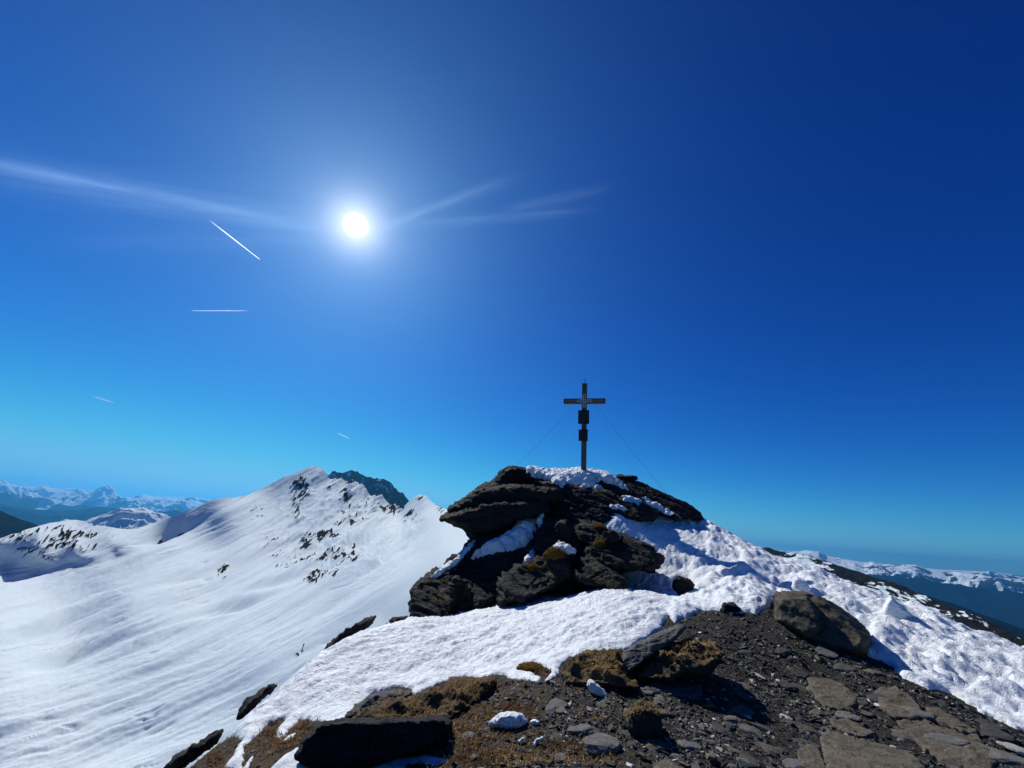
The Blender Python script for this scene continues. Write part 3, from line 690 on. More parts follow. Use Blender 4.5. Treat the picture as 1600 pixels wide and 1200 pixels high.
def on_rock(px, py, lo=9, hi=17):
    """nearest point of the outcrop a pixel looks at"""
    ux, uy, te = [float(v) for v in ray(px, py)]; d = Vector((ux, uy, te)).normalized()
    ok, loc, no, _ = outcrop.ray_cast(Vector((0, 0, 0)), d)
    return (np.array(loc), np.array(no)) if ok else (pt(px, py, 12), np.array([0, 0, 1.]))
MOSS = leaf_mat('moss', (.17, .10, .022), .95, 0, .6, 30, .02)
DRYGRASS = leaf_mat('dry_turf', (.24, .155, .07), .95, 0, .55, 45, .02)
def tuft_mesh(name, c, size, n, length, seed, mat, lean=(.1, 0, 0), cushion=True):
    """cushion of short leaves round a hummock"""
    rs = np.random.RandomState(seed); c = np.array(c); size = np.array(size, float)
    V = []; F = []
    if cushion:
        bm = bmesh.new(); bmesh.ops.create_icosphere(bm, subdivisions=4, radius=1)
        D = np.array([v.co[:] for v in bm.verts]); fs = [[v.index for v in f.verts] for f in bm.faces]; bm.free()
        s_ = (1+.25*fbm(D[:, 0]*2+seed, D[:, 1]*2, D[:, 2]*2, 4))[:, None]
        V.append(c + D*s_*size); F += fs
    b = sum(len(v) for v in V)
    d = rs.normal(size=(n, 3)); d[:, 2] = np.abs(d[:, 2])*.9; d /= np.linalg.norm(d, axis=1)[:, None]
    p = c + d*size*rs.uniform(.8, 1.0, (n, 1))
    L = length*rs.uniform(.4, 1.2, (n, 1)); up = d*.8+np.array([0, 0, .5])+rs.normal(size=(n, 3))*.35 + np.array(lean)
    side = np.cross(up, rs.normal(size=(n, 3))); side /= np.linalg.norm(side, axis=1)[:, None]+1e-9; w = length*.06
    bl = np.stack([p-side*w, p+side*w, p+up*L*.6+side*w*.5, p+up*L+rs.normal(size=(n, 3))*L*.15], 1)
    V.append(bl.reshape(-1, 3)); q = b+4*np.arange(n)
    Fa = np.concatenate([np.array(F).reshape(-1, 3) if F else np.zeros((0, 3), int), np.stack([q, q+1, q+2], 1), np.stack([q, q+2, q+3], 1)])
    me = np_mesh(name, np.concatenate(V), Fa); me.materials.append(mat); return me
for i, (qx, qy, w_, h_, lab) in enumerate([(868,868,.34,.20,'orange moss cushion in the middle of the outcrop below the snow lump'),
      (937,851,.20,.12,'small rusty moss cushion on the right block of the outcrop'),(936,824,.20,.09,'dull olive moss cushion high on the rib above the right block'),
      (832,888,.15,.09,'small rusty moss cushion on the knobbly middle face')]):
    p_, n_o = on_rock(qx, qy)
    tag(link('moss_cushion', tuft_mesh('moss_cushion', p_-n_o*.03, (w_*.8, w_*.6, h_), 900, .05, 40+i, MOSS)), lab, 'moss', 'moss cushions on the outcrop')

# ------------------------------------------------------------------ summit cross
WOOD = plain_mat('weathered_larch', (.12, .09, .06), .75, 0, .45, 14, .006, (6, 6, .8))
WOODB = plain_mat('weathered_board', (.24, .17, .105), .75, 0, .4, 14, .006, (.8, 6, 6))
DARKM = plain_mat('dark_metal', (.03, .028, .028), .5, .6, .3, 20)
ZINC = plain_mat('pale_metal', (.82, .83, .84), .5, 0, .15, 20)
RUSTB = plain_mat('brown_plate', (.045, .028, .022), .6, .2, .4, 18, .004)
def bm_obj(name, bm, mat, parent, bevel=.0):
    if bevel:
        bmesh.ops.bevel(bm, geom=[e for e in bm.edges if len(e.link_faces) == 2 and e.calc_face_angle(0) > .6], offset=bevel, segments=2, affect='EDGES', profile=.6)
    me = bpy.data.meshes.new(name); bm.to_mesh(me); bm.free(); return link(name, me, mat, parent)
def add_box(bm, c, s, rot=None):
    r = bmesh.ops.create_cube(bm, size=1)
    for v in r['verts']:
        q = Vector((v.co.x*s[0], v.co.y*s[1], v.co.z*s[2]))
        if rot is not None: q = rot @ q
        v.co = q + Vector(c)
def add_tube(bm, pts, rad, seg=8):
    rings = []
    for i, p in enumerate(pts):
        a = Vector(pts[max(i-1, 0)]); b = Vector(pts[min(i+1, len(pts)-1)]); d = (b-a).normalized()
        u_ = d.orthogonal().normalized() if not rings else (pu - d*pu.dot(d)).normalized(); pu = u_; v_ = d.cross(u_)
        rr = rad[i] if hasattr(rad, '__len__') else rad
        rings.append([bm.verts.new(Vector(p)+(u_*math.cos(t)+v_*math.sin(t))*rr) for t in [2*math.pi*k/seg for k in range(seg)]])
    for r0, r1 in zip(rings, rings[1:]):
        for k in range(seg): bm.faces.new([r0[k], r0[(k+1) % seg], r1[(k+1) % seg], r1[k]])
    bm.faces.new(rings[0][::-1]); bm.faces.new(rings[-1])
RC = 17.2
base = pt(912, 733, RC); base = Vector(base); base.z -= .35
topz = float(pt(914, 601, RC)[2]); H = topz-base.z
zof = lambda py: float(pt(913, py, RC)[2]) - base.z
cross = bpy.data.objects.new('summit_cross', None); COL.objects.link(cross); cross.location = base
cross.rotation_euler = (0, 0, -math.atan2(base.x, base.y)-math.radians(5))
tag(cross, 'tall wooden summit cross with a pale metal ornament, held by cables on the snowy outcrop', 'summit cross')
mpp = float(np.linalg.norm(pt(930, 628, RC)-pt(900, 628, RC)))/30     # metres per pixel there
bm = bmesh.new(); add_box(bm, (0, 0, H/2), (7.6*mpp, 7.0*mpp, H)); bm_obj('post', bm, WOOD, cross, .012)
bm = bmesh.new(); add_box(bm, (0, 0, H+.012), (8.4*mpp, 7.8*mpp, .024)); bm_obj('post_cap', bm, DARKM, cross, .006)
zc = zof(627.5)
bm = bmesh.new(); add_box(bm, (0, -.004, zc), (64*mpp, 6.0*mpp, 7.4*mpp)); cb = bm_obj('crossbeam', bm, WOODB, cross, .012)
bm = bmesh.new()
for s_ in (-1, 1):
    add_box(bm, (0, -3.2*mpp, zc+s_*3.6*mpp), (65*mpp, .02, 1.0*mpp)); add_box(bm, (s_*32.2*mpp, -3.2*mpp, zc), (1.0*mpp, .02, 6.1*mpp))
bm_obj('trim', bm, DARKM, cb)
# ornament: concave four-pointed frame ending in rings
bm = bmesh.new(); yy = -4.1*mpp
def om(x_, z_): return (x_*mpp, yy, zc+z_*mpp)
for q in range(4):
    a = q*math.pi/2; R2 = Matrix.Rotation(a, 2)
    f_ = lambda x_, z_: om(*(R2 @ Vector((x_, z_))))
    add_tube(bm, [f_(1.2, 6.6), f_(1.4, 4.6), f_(2.2, 3.2), f_(3.2, 2.2), f_(4.6, 1.4), f_(6.6, 1.2)], .62*mpp, 6)
    add_tube(bm, [f_(-1.9*math.sin(t), 8.2-1.9*math.cos(t)) for t in np.linspace(.6, 2*math.pi-.6, 12)], .48*mpp, 6)
    add_tube(bm, [f_(1.1, 10.0), f_(1.5, 11.0), f_(.8, 11.8), f_(0, 11.2)], .25*mpp, 6)
    add_tube(bm, [f_(-1.1, 10.0), f_(-1.5, 11.0), f_(-.8, 11.8), f_(0, 11.2)], .25*mpp, 6)
    add_tube(bm, [f_(0, 3.0), f_(1.0, 1.0), f_(3.0, 0)], .45*mpp, 6)
bm_obj('ornament', bm, ZINC, cross)
z0, z1 = zof(663.5), zof(642.5)
bm = bmesh.new(); add_box(bm, (-.6*mpp, -4.2*mpp, (z0+z1)/2), (17*mpp, 2.2*mpp, z1-z0)); pl = bm_obj('plaque', bm, RUSTB, cross, .01)
bm = bmesh.new()
for s_ in (-1, 1):
    add_box(bm, (-.6*mpp, -5.5*mpp, (z0+z1)/2+s_*((z1-z0)/2-.6*mpp)), (16.4*mpp, .02, .9*mpp)); add_box(bm, ((-.6+s_*7.6)*mpp, -5.5*mpp, (z0+z1)/2), (.9*mpp, .02, (z1-z0)-2.2*mpp))
bm_obj('frame', bm, DARKM, pl)
z0, z1 = zof(690.5), zof(675)
bm = bmesh.new(); add_box(bm, (-.8*mpp, -6.0*mpp, (z0+z1)/2), (13.6*mpp, 5.6*mpp, z1-z0)); rb = bm_obj('register_box', bm, DARKM, cross, .015)
bm = bmesh.new(); add_box(bm, (-.6*mpp, -6.3*mpp, z1+.02), (15.0*mpp, 6.8*mpp, .03)); bm_obj('lid', bm, DARKM, rb, .006)
bm = bmesh.new(); add_tube(bm, [(0, 0, H), (.1*mpp, 0, H+4*mpp), (1.2*mpp, 0, H+12*mpp)], [.8*mpp, .55*mpp, .4*mpp], 6); bm_obj('lightning_rod', bm, DARKM, cross)
Mi = (Matrix.Translation(cross.location) @ cross.rotation_euler.to_matrix().to_4x4()).inverted()
def guy(p0, p1, sag):
    bm = bmesh.new(); a = Vector(p0); b = Mi @ Vector(p1)
    add_tube(bm, [a.lerp(b, t)-Vector((0, 0, sag*4*t*(1-t))) for t in np.linspace(0, 1, 14)], .0034, 5); bm_obj('guy_cable', bm, DARKM, cross)
guy((17*mpp, 0, zc-4*mpp), pt(1046, 776, 16.9), .05)
guy((-14*mpp, 0, zc-4*mpp), pt(790, 745, 15.8), .05)
# ------------------------------------------------------------------ boulders, slabs and snow lumps on the ridge
def near_rock(name, poly, T, mat, label, cat='boulder', group=None, rgh=((.3, .1, 1), .02, .05, .03, .3, 0, 0), voxel=.018, sink=.0, r=None, tilt=.0, prof=((-.5, .80), (-.35, .93), (0, 1.0), (.4, .95), (.6, .85)), shift=(0, 0), more=()):
    P = np.array(poly, float); k = int(np.argmax(P[:, 1]))
    if r is None: _, r = hit(P[k, 0], P[k, 1]); r += T*.5
    sh = [(poly, r, T, dict(prof=prof, tilt=tilt, shift=shift))]
    for q, dr, t2 in more: sh.append((q, r+dr, t2, dict(prof=prof, tilt=tilt)))
    return traced(name, sh, voxel, mat, label, cat, group, rgh)
near_rock('boulder', [(1209,940),(1213,926),(1228,924),(1262,927),(1290,936),(1312,950),(1338,970),(1357,990),(1362,1004),(1358,1020),(1340,1026),(1320,1020),(1290,1012),(1262,1004),(1248,990),(1225,984),(1208,972)], 1.3, ROCK_BROWN,
  'big brown boulder with a flat pale face, standing between the scree and the trampled snow', rgh=((.5, .2, .85), .03, .25, .022, .55, 5, .03), voxel=.022, tilt=.006,
  more=[([(1210,935),(1228,926),(1262,930),(1280,952),(1285,985),(1262,1000),(1240,985),(1212,970)], -.35, .8)])
near_rock('slab_rock', [(965,1052),(964,1036),(972,1020),(990,1006),(1012,998),(1040,984),(1066,975),(1075,978),(1068,990),(1050,1003),(1030,1015),(1010,1030),(990,1045),(975,1056)], .5, ROCK_GREY,
  'long tilted grey slate slab leaning against the edge of the snow field', 'rock slab', rgh=((-.45, .1, .9), .022, .06, .012, .3, 2, .01), voxel=.012, tilt=.008)
near_rock('turf_block', [(990,1058),(1000,1040),(1022,1022),(1045,1008),(1068,1003),(1090,1003),(1112,1008),(1128,1020),(1126,1034),(1110,1044),(1080,1052),(1050,1062),(1020,1068),(1000,1066)], .7, ROCK_MOSSY,
  'dark mossy rock with dry grass on its top, right behind the tilted slate slab', rgh=((.1, .1, 1), .02, .08, .05, .3, 12, .0), tilt=.008)
near_rock('turf_block', [(876,1070),(878,1052),(888,1032),(905,1024),(935,1022),(968,1020),(975,1040),(985,1062),(1000,1075),(985,1082),(955,1074),(930,1070),(905,1073)], .6, ROCK_MOSSY,
  'low rock topped with yellow-green moss below the corner of the snow field', rgh=((.1, .1, 1), .02, .08, .04, .3, 17, .0), tilt=.007)
near_rock('rock', [(1126,952),(1132,945),(1146,944),(1156,950),(1158,958),(1140,959)], .35, ROCK, 'small black rock half buried where the snow ends, left of the big boulder', 'rock', voxel=.014)
near_rock('rock', [(1053,925),(1052,910),(1062,901),(1078,906),(1086,917),(1078,929),(1062,933)], .35, ROCK, 'small dark rock melted out of the trodden snow', 'rock', voxel=.014)
near_rock('rock', [(977,1140),(976,1122),(985,1110),(1000,1103),(1018,1106),(1030,1120),(1032,1140),(1022,1152),(1000,1156),(985,1152)], .35, ROCK_MOSSY,
  'dark upright stone with straw-coloured grass on top in the scree', 'rock', voxel=.011, rgh=((1, .1, .1), .02, .08, .03, .2, 9, 0))
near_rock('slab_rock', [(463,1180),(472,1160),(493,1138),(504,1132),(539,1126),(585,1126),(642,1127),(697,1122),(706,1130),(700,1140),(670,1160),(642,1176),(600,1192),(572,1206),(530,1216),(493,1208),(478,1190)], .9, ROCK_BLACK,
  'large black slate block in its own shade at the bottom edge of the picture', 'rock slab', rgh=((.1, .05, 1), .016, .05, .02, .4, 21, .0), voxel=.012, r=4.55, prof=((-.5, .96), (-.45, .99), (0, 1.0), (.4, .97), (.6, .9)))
near_rock('slab_rock', [(536,1124),(545,1112),(565,1096),(585,1083),(611,1079),(642,1082),(640,1090),(625,1098),(590,1106),(560,1120)], .6, ROCK_GREY,
  'curved grey slate rib between the snow edge and the black block', 'rock slab', rgh=((-.3, .2, .9), .02, .05, .015, .25, 8, .01), voxel=.012, tilt=.008)
near_rock('turf_block', [(545,1128),(575,1112),(610,1098),(650,1088),(700,1072),(740,1062),(775,1062),(765,1085),(740,1110),(705,1128),(640,1134),(580,1134)], .9, ROCK_MOSSY,
  'brown turf-covered bank rising behind the black slate block', rgh=((.1, .1, 1), .015, .08, .05, .35, 31, 0), voxel=.018, tilt=.010)
for lab, P_ in (('highest dark rock rib along the steep left edge of the snow', [(500,1018),(508,1005),(522,990),(540,975),(560,966),(582,957),(572,970),(548,984),(530,1000),(512,1012)]),
                ('dark rock rib halfway down the steep left edge of the snow', [(366,1118),(372,1104),(382,1090),(400,1076),(420,1064),(430,1064),(415,1076),(395,1092),(378,1108)]),
                ('dark rock rib at the bottom left end of the snow edge', [(251,1199),(258,1188),(280,1172),(300,1160),(320,1150),(342,1136),(330,1150),(305,1172),(282,1188),(262,1204)])):
    P_ = [(a+5, b+6) for a, b in P_]; c_ = np.array(P_, float).mean(0); az_ = math.atan2(*[float(v) for v in ray(*c_)[:2]])
    near_rock('rock_rib', P_, 1.2, ROCK, lab, 'rock', r=float(np.interp(az_, SIL_AZ, SIL_R))+.9, voxel=.03, rgh=((.5, .1, .8), .03, .12, .04, .5, 6, 0))

def slab_on(poly, thick, label, mat=ROCK_SLAB, voxel=.012, seed=0, lift=.0, amp=.010):
    """flat stone bedded in the scree: outline laid on the ground"""
    rj = np.random.RandomState(seed+50); pj = []
    for (ax, ay), (bx, by) in zip(poly, poly[1:]+poly[:1]):       # broken, slightly jagged edges
        m_ = max(1, int(math.hypot(bx-ax, by-ay)/7))
        for q in range(m_):
            t_ = q/m_; pj.append((ax+(bx-ax)*t_+rj.normal()*1.3*(q > 0), ay+(by-ay)*t_+rj.normal()*.9*(q > 0)))
    W = np.array([hit(*p)[0] for p in pj]); W = W; c = W.mean(0); A = np.c_[W[:, :2]-c[:2], np.ones(len(W))]
    co, *_ = np.linalg.lstsq(A, W[:, 2], rcond=None); W[:, 2] = A@co
    n = len(W); V = []; prof = ((-.10, 1.0), (thick*.3, 1.0), (thick*.6, .985))
    for dz, s in prof: V.append(c*0 + np.c_[c[:2]+(W[:, :2]-c[:2])*s, W[:, 2]+dz+lift])
    V = np.concatenate(V); F = []
    for k in range(len(prof)-1):
        for i in range(n):
            j = (i+1) % n; F.append([k*n+i, k*n+j, (k+1)*n+j, (k+1)*n+i])
    F += [[i for i in range(n)][::-1], [(len(prof)-1)*n+i for i in range(n)]]
    me = remeshed('flat_stone', V, F, voxel); rough(me, (0, 0, 1), .008, .05, amp, .25, seed)
    return tag(link('flat_stone', me, mat), label, 'stone slab', 'flat stones bedded in the scree')
slab_on([(1262,1063),(1290,1063),(1315,1070),(1332,1085),(1342,1096),(1336,1108),(1312,1111),(1288,1108),(1274,1094)], .045, 'flat brown stone bedded in the scree below the big boulder', seed=1)
slab_on([(1366,1086),(1380,1077),(1400,1076),(1420,1090),(1438,1108),(1442,1124),(1425,1130),(1395,1124),(1380,1112)], .06, 'raised flat stone with a greenish back corner, right of the middle of the scree', seed=2)
slab_on([(1284,1150),(1300,1148),(1340,1160),(1392,1173),(1430,1186),(1450,1206),(1430,1230),(1350,1240),(1300,1225),(1288,1190)], .05, 'largest pale brown flat stone at the bottom edge, spotted with dark stains', seed=3)
slab_on([(1247,1184),(1262,1170),(1272,1170),(1284,1182),(1292,1205),(1275,1220),(1255,1205)], .05, 'small pale flat stone touching the left side of the stained slab', seed=4)
slab_on([(1402,1132),(1440,1130),(1480,1142),(1530,1160),(1560,1185),(1550,1215),(1500,1215),(1470,1195),(1430,1160)], .045, 'long brown flat stone in the lower right, dipping towards the snow', seed=5)
slab_on([(1448,1110),(1470,1114),(1500,1130),(1530,1150),(1520,1152),(1480,1138),(1458,1128)], .05, 'narrow dark flat stone behind the long brown one', seed=6)
slab_on([(1003,1082),(1020,1073),(1045,1069),(1080,1070),(1094,1074),(1096,1090),(1080,1094),(1050,1088),(1020,1086)], .035, 'wedge-shaped grey flat stone in front of the tilted slate slab', seed=7, mat=ROCK_GREY)
slab_on([(1298,1130),(1325,1128),(1345,1138),(1370,1150),(1350,1156),(1318,1146)], .04, 'cracked greyish flat stone just above the stained slab', seed=8)

SNOWL = SNOW
def snow_lump(poly, T, label, seed=0):
    P = np.array(poly, float); k = int(np.argmax(P[:, 1])); _, r = hit(P[k, 0], P[k, 1]); r += T*.45
    V, F = shell_px(poly, r, T, ((-.5, .62), (-.32, .88), (0, 1.0), (.3, .9), (.5, .6)))
    me = remeshed('snow_lump', V, F, .009); V = get_co(me); N_ = get_no(me)
    set_co(me, V+N_*(.018*fbm(V[:, 0]*9+seed, V[:, 1]*9, V[:, 2]*9, 4, .6))[:, None])
    return tag(link('snow_lump', me, SNOWL), label, 'snow lump', 'lumps of snow left on the scree')
snow_lump([(915,1070),(918,1062),(926,1061),(934,1068),(943,1078),(949,1086),(943,1092),(930,1086),(920,1080)], .16, 'small white snow lump in front of the moss-topped rock', 1)
snow_lump([(762,1132),(768,1124),(775,1120),(782,1114),(800,1113),(816,1116),(825,1125),(820,1136),(806,1141),(788,1140),(775,1135),(766,1137)], .26, 'largest snow lump lying on the brown turf and gravel', 2)
snow_lump([(833,1160),(838,1153),(848,1150),(850,1155),(842,1165),(834,1168)], .07, 'pointed thumb-sized snow lump, right one of the small pair below the largest lump', 3)
snow_lump([(808,1158),(814,1151),(822,1153),(824,1160),(814,1164)], .06, 'round thumb-sized snow lump, left one of the small pair below the largest lump', 4)
snow_lump([(829,1127),(836,1125),(844,1129),(838,1134),(830,1132)], .05, 'crumb of snow close beside the right end of the largest lump', 5)
def snow_block(poly, T, label, seed=0, dr=0):
    P_ = np.array(poly, float); k = int(np.argmax(P_[:, 1])); r = hit(P_[:, 0].mean(), P_[k, 1])[1]*.96+dr
    V, F = shell_px(poly, r, T, ((-.5, .75), (-.3, .94), (0, 1.0), (.3, .95), (.5, .7)))
    me = remeshed('snow_block', V, F, .025); V = get_co(me); N_ = get_no(me)
    set_co(me, V+N_*(.03*fbm(V[:, 0]*4+seed, V[:, 1]*4, V[:, 2]*4, 4, .6))[:, None])
    return tag(link('snow_block', me, SNOW), label, 'snow block', 'snow blocks on the crest of the trodden snow')
snow_block([(1378,960),(1382,945),(1386,934),(1392,931),(1402,940),(1412,950),(1425,962),(1420,975),(1398,975)], .6, 'pointed upright snow block on the right-hand crest above the valley', 1)
snow_block([(1428,968),(1430,957),(1437,954),(1444,960),(1448,968),(1440,974)], .4, 'small rounded snow block just right of the pointed one', 2)
snow_block([(1238,918),(1240,905),(1246,900),(1256,906),(1266,918),(1264,930),(1250,930)], .6, 'blocky snow lump behind the big boulder', 3)

# ------------------------------------------------------------------ loose stones
def ground_n(x, y):
    e = .15; return Vector((-(G(x+e, y)-G(x-e, y))/(2*e), -(G(x, y+e)-G(x, y-e))/(2*e), 1)).normalized()
_one = lambda f, x, y: float(f(np.array([x], float), np.array([y], float))[0])
def gz(x, y): return _one(G, x, y)
def gn(x, y):
    e = .15; return Vector((-(gz(x+e, y)-gz(x-e, y))/(2*e), -(gz(x, y+e)-gz(x, y-e))/(2*e), 1)).normalized()
STONE_M = [rock_mat('loose_stone_a', (.08, .078, .072), (.20, .195, .18), (1, 1, 3), (0, .3, 0), .008, scale=4),
           rock_mat('loose_stone_b', (.035, .034, .032), (.10, .097, .09), (1, 1, 3), (0, .2, 0), .008, scale=4),
           rock_mat('loose_stone_c', (.30, .285, .25), (.50, .48, .44), (1, 1, 2), (0, .2, 0), .006, scale=4, tint=(.25, .2, .14))]
def stone(px_, py_, w_, h_, yaw, seed, mt, label, group=None, thin=.35, sink=.3):
    p, r = hit(px_, py_); s = w_*r/FOC*.5; d = h_*r/FOC*.5*1.7
    sz = (s, max(d, s*.45), s*thin)
    me = poly_rock('loose_stone', seed, sz, STONE_M[mt], 9, 3, noise_amp=.05); me.polygons.foreach_set('use_smooth', np.zeros(len(me.polygons), bool))
    o = link('loose_stone', me); n = gn(p[0], p[1])
    o.rotation_euler = (n.to_track_quat('Z', 'Y').to_matrix() @ Matrix.Rotation(yaw, 3, 'Z')).to_euler()
    o.location = (p[0], p[1], p[2]+sz[2]*(1-2*sink)*.8)
    return tag(o, label, 'stone', group)
GS = 'distinct loose stones on the scree'
for a in [(908,1144,25,16,.1,1,0,'flat pale grey stone left of the leaf-shaped one, near the bottom of the scree'),
          (936,1166,50,22,.6,2,0,'long leaf-shaped grey stone lying diagonally near the bottom edge'),
          (876,1112,16,11,.2,3,0,'smooth light grey stone right of the largest snow lump'),
          (732,1151,18,9,0,4,0,'grey stone lying in the brown turf left of the small snow lumps'),
          (1076,1167,22,14,.3,5,0,'pale triangular stone below the upright tufted stone'),
          (1146,1127,20,10,0,6,0,'rounded grey stone, upper one of the cluster in the middle scree'),
          (1142,1137,16,6,0,7,1,'thin dark flake just under the rounded grey stone'),
          (1174,1149,28,12,0,8,0,'broad grey stone, lower one of the cluster in the middle scree'),
          (1160,1117,12,12,.5,9,2,'white quartz pebble above the cluster of grey stones'),
          (1105,1136,9,9,.5,10,2,'white quartz pebble between the tufted stone and the stone cluster'),
          (1228,1123,13,6,-.2,11,2,'thin white flake lying left of the flat stones'),
          (1187,1058,8,9,.5,12,2,'cream-coloured pebble high on the scree under the big boulder'),
          (1590,1176,20,8,-.7,13,2,'white flake on the dark scree at the right edge'),
          (1284,1002,22,5,-.5,14,2,'thin white streak of quartz lying against the foot of the big boulder'),
          (1198,1174,20,13,-.4,15,1,'dark grey stone left of the small pale slab'),
          (862,1068,12,9,.1,16,0,'round grey pebble at the tip of the snow finger'),
          (875,1186,18,10,.1,17,0,'brownish grey stone at the lower edge below the small snow lumps')]:
    stone(*a, group=None)
rs = np.random.RandomState(5)
n_s = 0
while n_s < 120:
    u_, v_ = rs.rand(2); px_ = 700+u_*880; py_ = 1035+165*v_**.7
    if poly_sd(np.array([px_]), np.array([py_]), SNOW_POLY)[0] > -9: continue
    w_ = rs.uniform(4, 11)*(.7+.6*v_)*(1.5 if rs.rand() < .12 else 1); mt = rs.choice([0, 1, 2], p=[.42, .36, .22])
    if mt == 2: w_ *= .6
    stone(px_, py_, w_, w_*rs.uniform(.4, .8), rs.rand()*6.3, 100+n_s, int(mt),
          ('one of many small pale grey stones strewn over the scree', 'one of many small dark slate chips strewn over the scree', 'one of many small white quartz pebbles strewn over the scree')[mt],
          ('small grey stones on the scree', 'dark slate chips on the scree', 'white quartz pebbles on the scree')[mt], thin=rs.uniform(.25, .5))
    n_s += 1

STONE_M += [ROCK_SLAB]
n_s = 0
while n_s < 70:
    u_, v_ = rs.rand(2); px_ = 860+u_*730; py_ = 1000+200*v_
    if poly_sd(np.array([px_]), np.array([py_]), SNOW_POLY)[0] > -14: continue
    w_ = rs.uniform(14, 30)*(.7+.5*v_); mt = rs.choice([0, 1, 3], p=[.25, .5, .25])
    stone(px_, py_, w_, w_*rs.uniform(.3, .6), rs.rand()*6.3, 400+n_s, int(mt),
          {0: 'one of several hand-sized grey slate plates half buried in the scree', 1: 'one of several hand-sized dark slate plates half buried in the scree', 3: 'one of several hand-sized brownish slate plates half buried in the scree'}[int(mt)],
          {0: 'grey slate plates in the scree', 1: 'dark slate plates in the scree', 3: 'brownish slate plates in the scree'}[int(mt)], thin=rs.uniform(.15, .35), sink=.38)
    n_s += 1

# gravel: thousands of chips in one sheet of stuff
def chips(n, seed, smin, smax, mats, name, flat=(.2, .5), region=None):
    rs = np.random.RandomState(seed)
    T_ = []
    for k in range(8):
        bm = bmesh.new(); pts = rs.normal(size=(9, 3)); pts /= np.linalg.norm(pts, axis=1)[:, None]; pts *= rs.uniform(.7, 1, (9, 1))
        for p in pts: bm.verts.new(p)
        r_ = bmesh.ops.convex_hull(bm, input=bm.verts); bmesh.ops.delete(bm, geom=list({*r_['geom_interior'], *r_['geom_unused']}), context='VERTS')
        bm.verts.index_update(); bm.verts.ensure_lookup_table()
        T_.append((np.array([v.co[:] for v in bm.verts]), np.array([[v.index for v in f.verts] for f in bm.faces if len(f.verts) == 3]))); bm.free()
    az = np.radians(rs.uniform(-50, 60, n*5)); r = 2.6+rs.rand(n*5)**1.35*8.5; x = r*np.sin(az); y = r*np.cos(az)
    z = G(x, y); qx, qy = proj(np.stack([x, y, z], -1)); sdv = poly_sd(qx, qy, SNOW_POLY)
    dens = .35+.65*sstep(-.5, .5, fbm(x*1.3, y*1.3, None, 3)); dens = dens*np.where(qx < 860, .55, 1)*np.where(qx < 560, .1, 1)
    ok = (sdv < -2) & (rs.rand(n*5) < dens) & (qy < 1350) & (qx > 240) & (qx < 1900); x, y, z, r = x[ok][:n], y[ok][:n], z[ok][:n], r[ok][:n]; m = len(x)
    s = smin*(smax/smin)**(rs.rand(m)**2.2)*(.6+.10*r)
    a, b, c = s*rs.uniform(.7, 1.3, m), s*rs.uniform(.5, 1.0, m), s*rs.uniform(*flat, m)
    th = rs.uniform(0, 6.28, m); tx, ty = rs.normal(0, .35, m), rs.normal(0, .35, m); kk = rs.randint(0, 8, m); mi = rs.choice(len(mats), m, p=[q[1] for q in mats])
    VV = []; FF = []; MI = []; bse = 0
    for k in range(8):
        tv, tf = T_[k]; I = np.nonzero(kk == k)[0]; nn = len(I)
        L = tv[None]*np.stack([a[I], b[I], c[I]], -1)[:, None]
        ct, st = np.cos(th[I])[:, None], np.sin(th[I])[:, None]
        X_ = L[..., 0]*ct-L[..., 1]*st; Y_ = L[..., 0]*st+L[..., 1]*ct; Z_ = L[..., 2]+X_*tx[I][:, None]+Y_*ty[I][:, None]
        VV.append(np.stack([X_+x[I][:, None], Y_+y[I][:, None], Z_+(z[I]+c[I]*.35)[:, None]], -1).reshape(-1, 3))
        FF.append((tf[None]+bse+len(tv)*np.arange(nn)[:, None, None]).reshape(-1, 3)); MI.append(np.repeat(mi[I], len(tf))); bse += nn*len(tv)
    me = np_mesh(name, np.concatenate(VV), np.concatenate(FF), False)
    for q in mats: me.materials.append(q[0])
    me.polygons.foreach_set('material_index', np.concatenate(MI).astype(np.int32))
    return tag(link(name, me), kind='stuff')
GMATS = [(plain_mat('chip_dark', (.014, .0135, .013), .75, 0, .3, 6), .40), (plain_mat('chip_grey', (.045, .043, .039), .75, 0, .3, 6), .34),
         (plain_mat('chip_brown', (.06, .046, .03), .8, 0, .3, 6), .16), (plain_mat('chip_pale', (.26, .25, .225), .7, 0, .25, 6), .075), (plain_mat('chip_white', (.55, .53, .50), .6, 0, .15, 6), .025)]
chips(36000, 3, .006, .040, GMATS, 'gravel')
chips(1700, 9, .026, .075, [(STONE_M[1], .55), (ROCK_SLAB, .3), (STONE_M[0], .15)], 'slate_shards', (.08, .2))

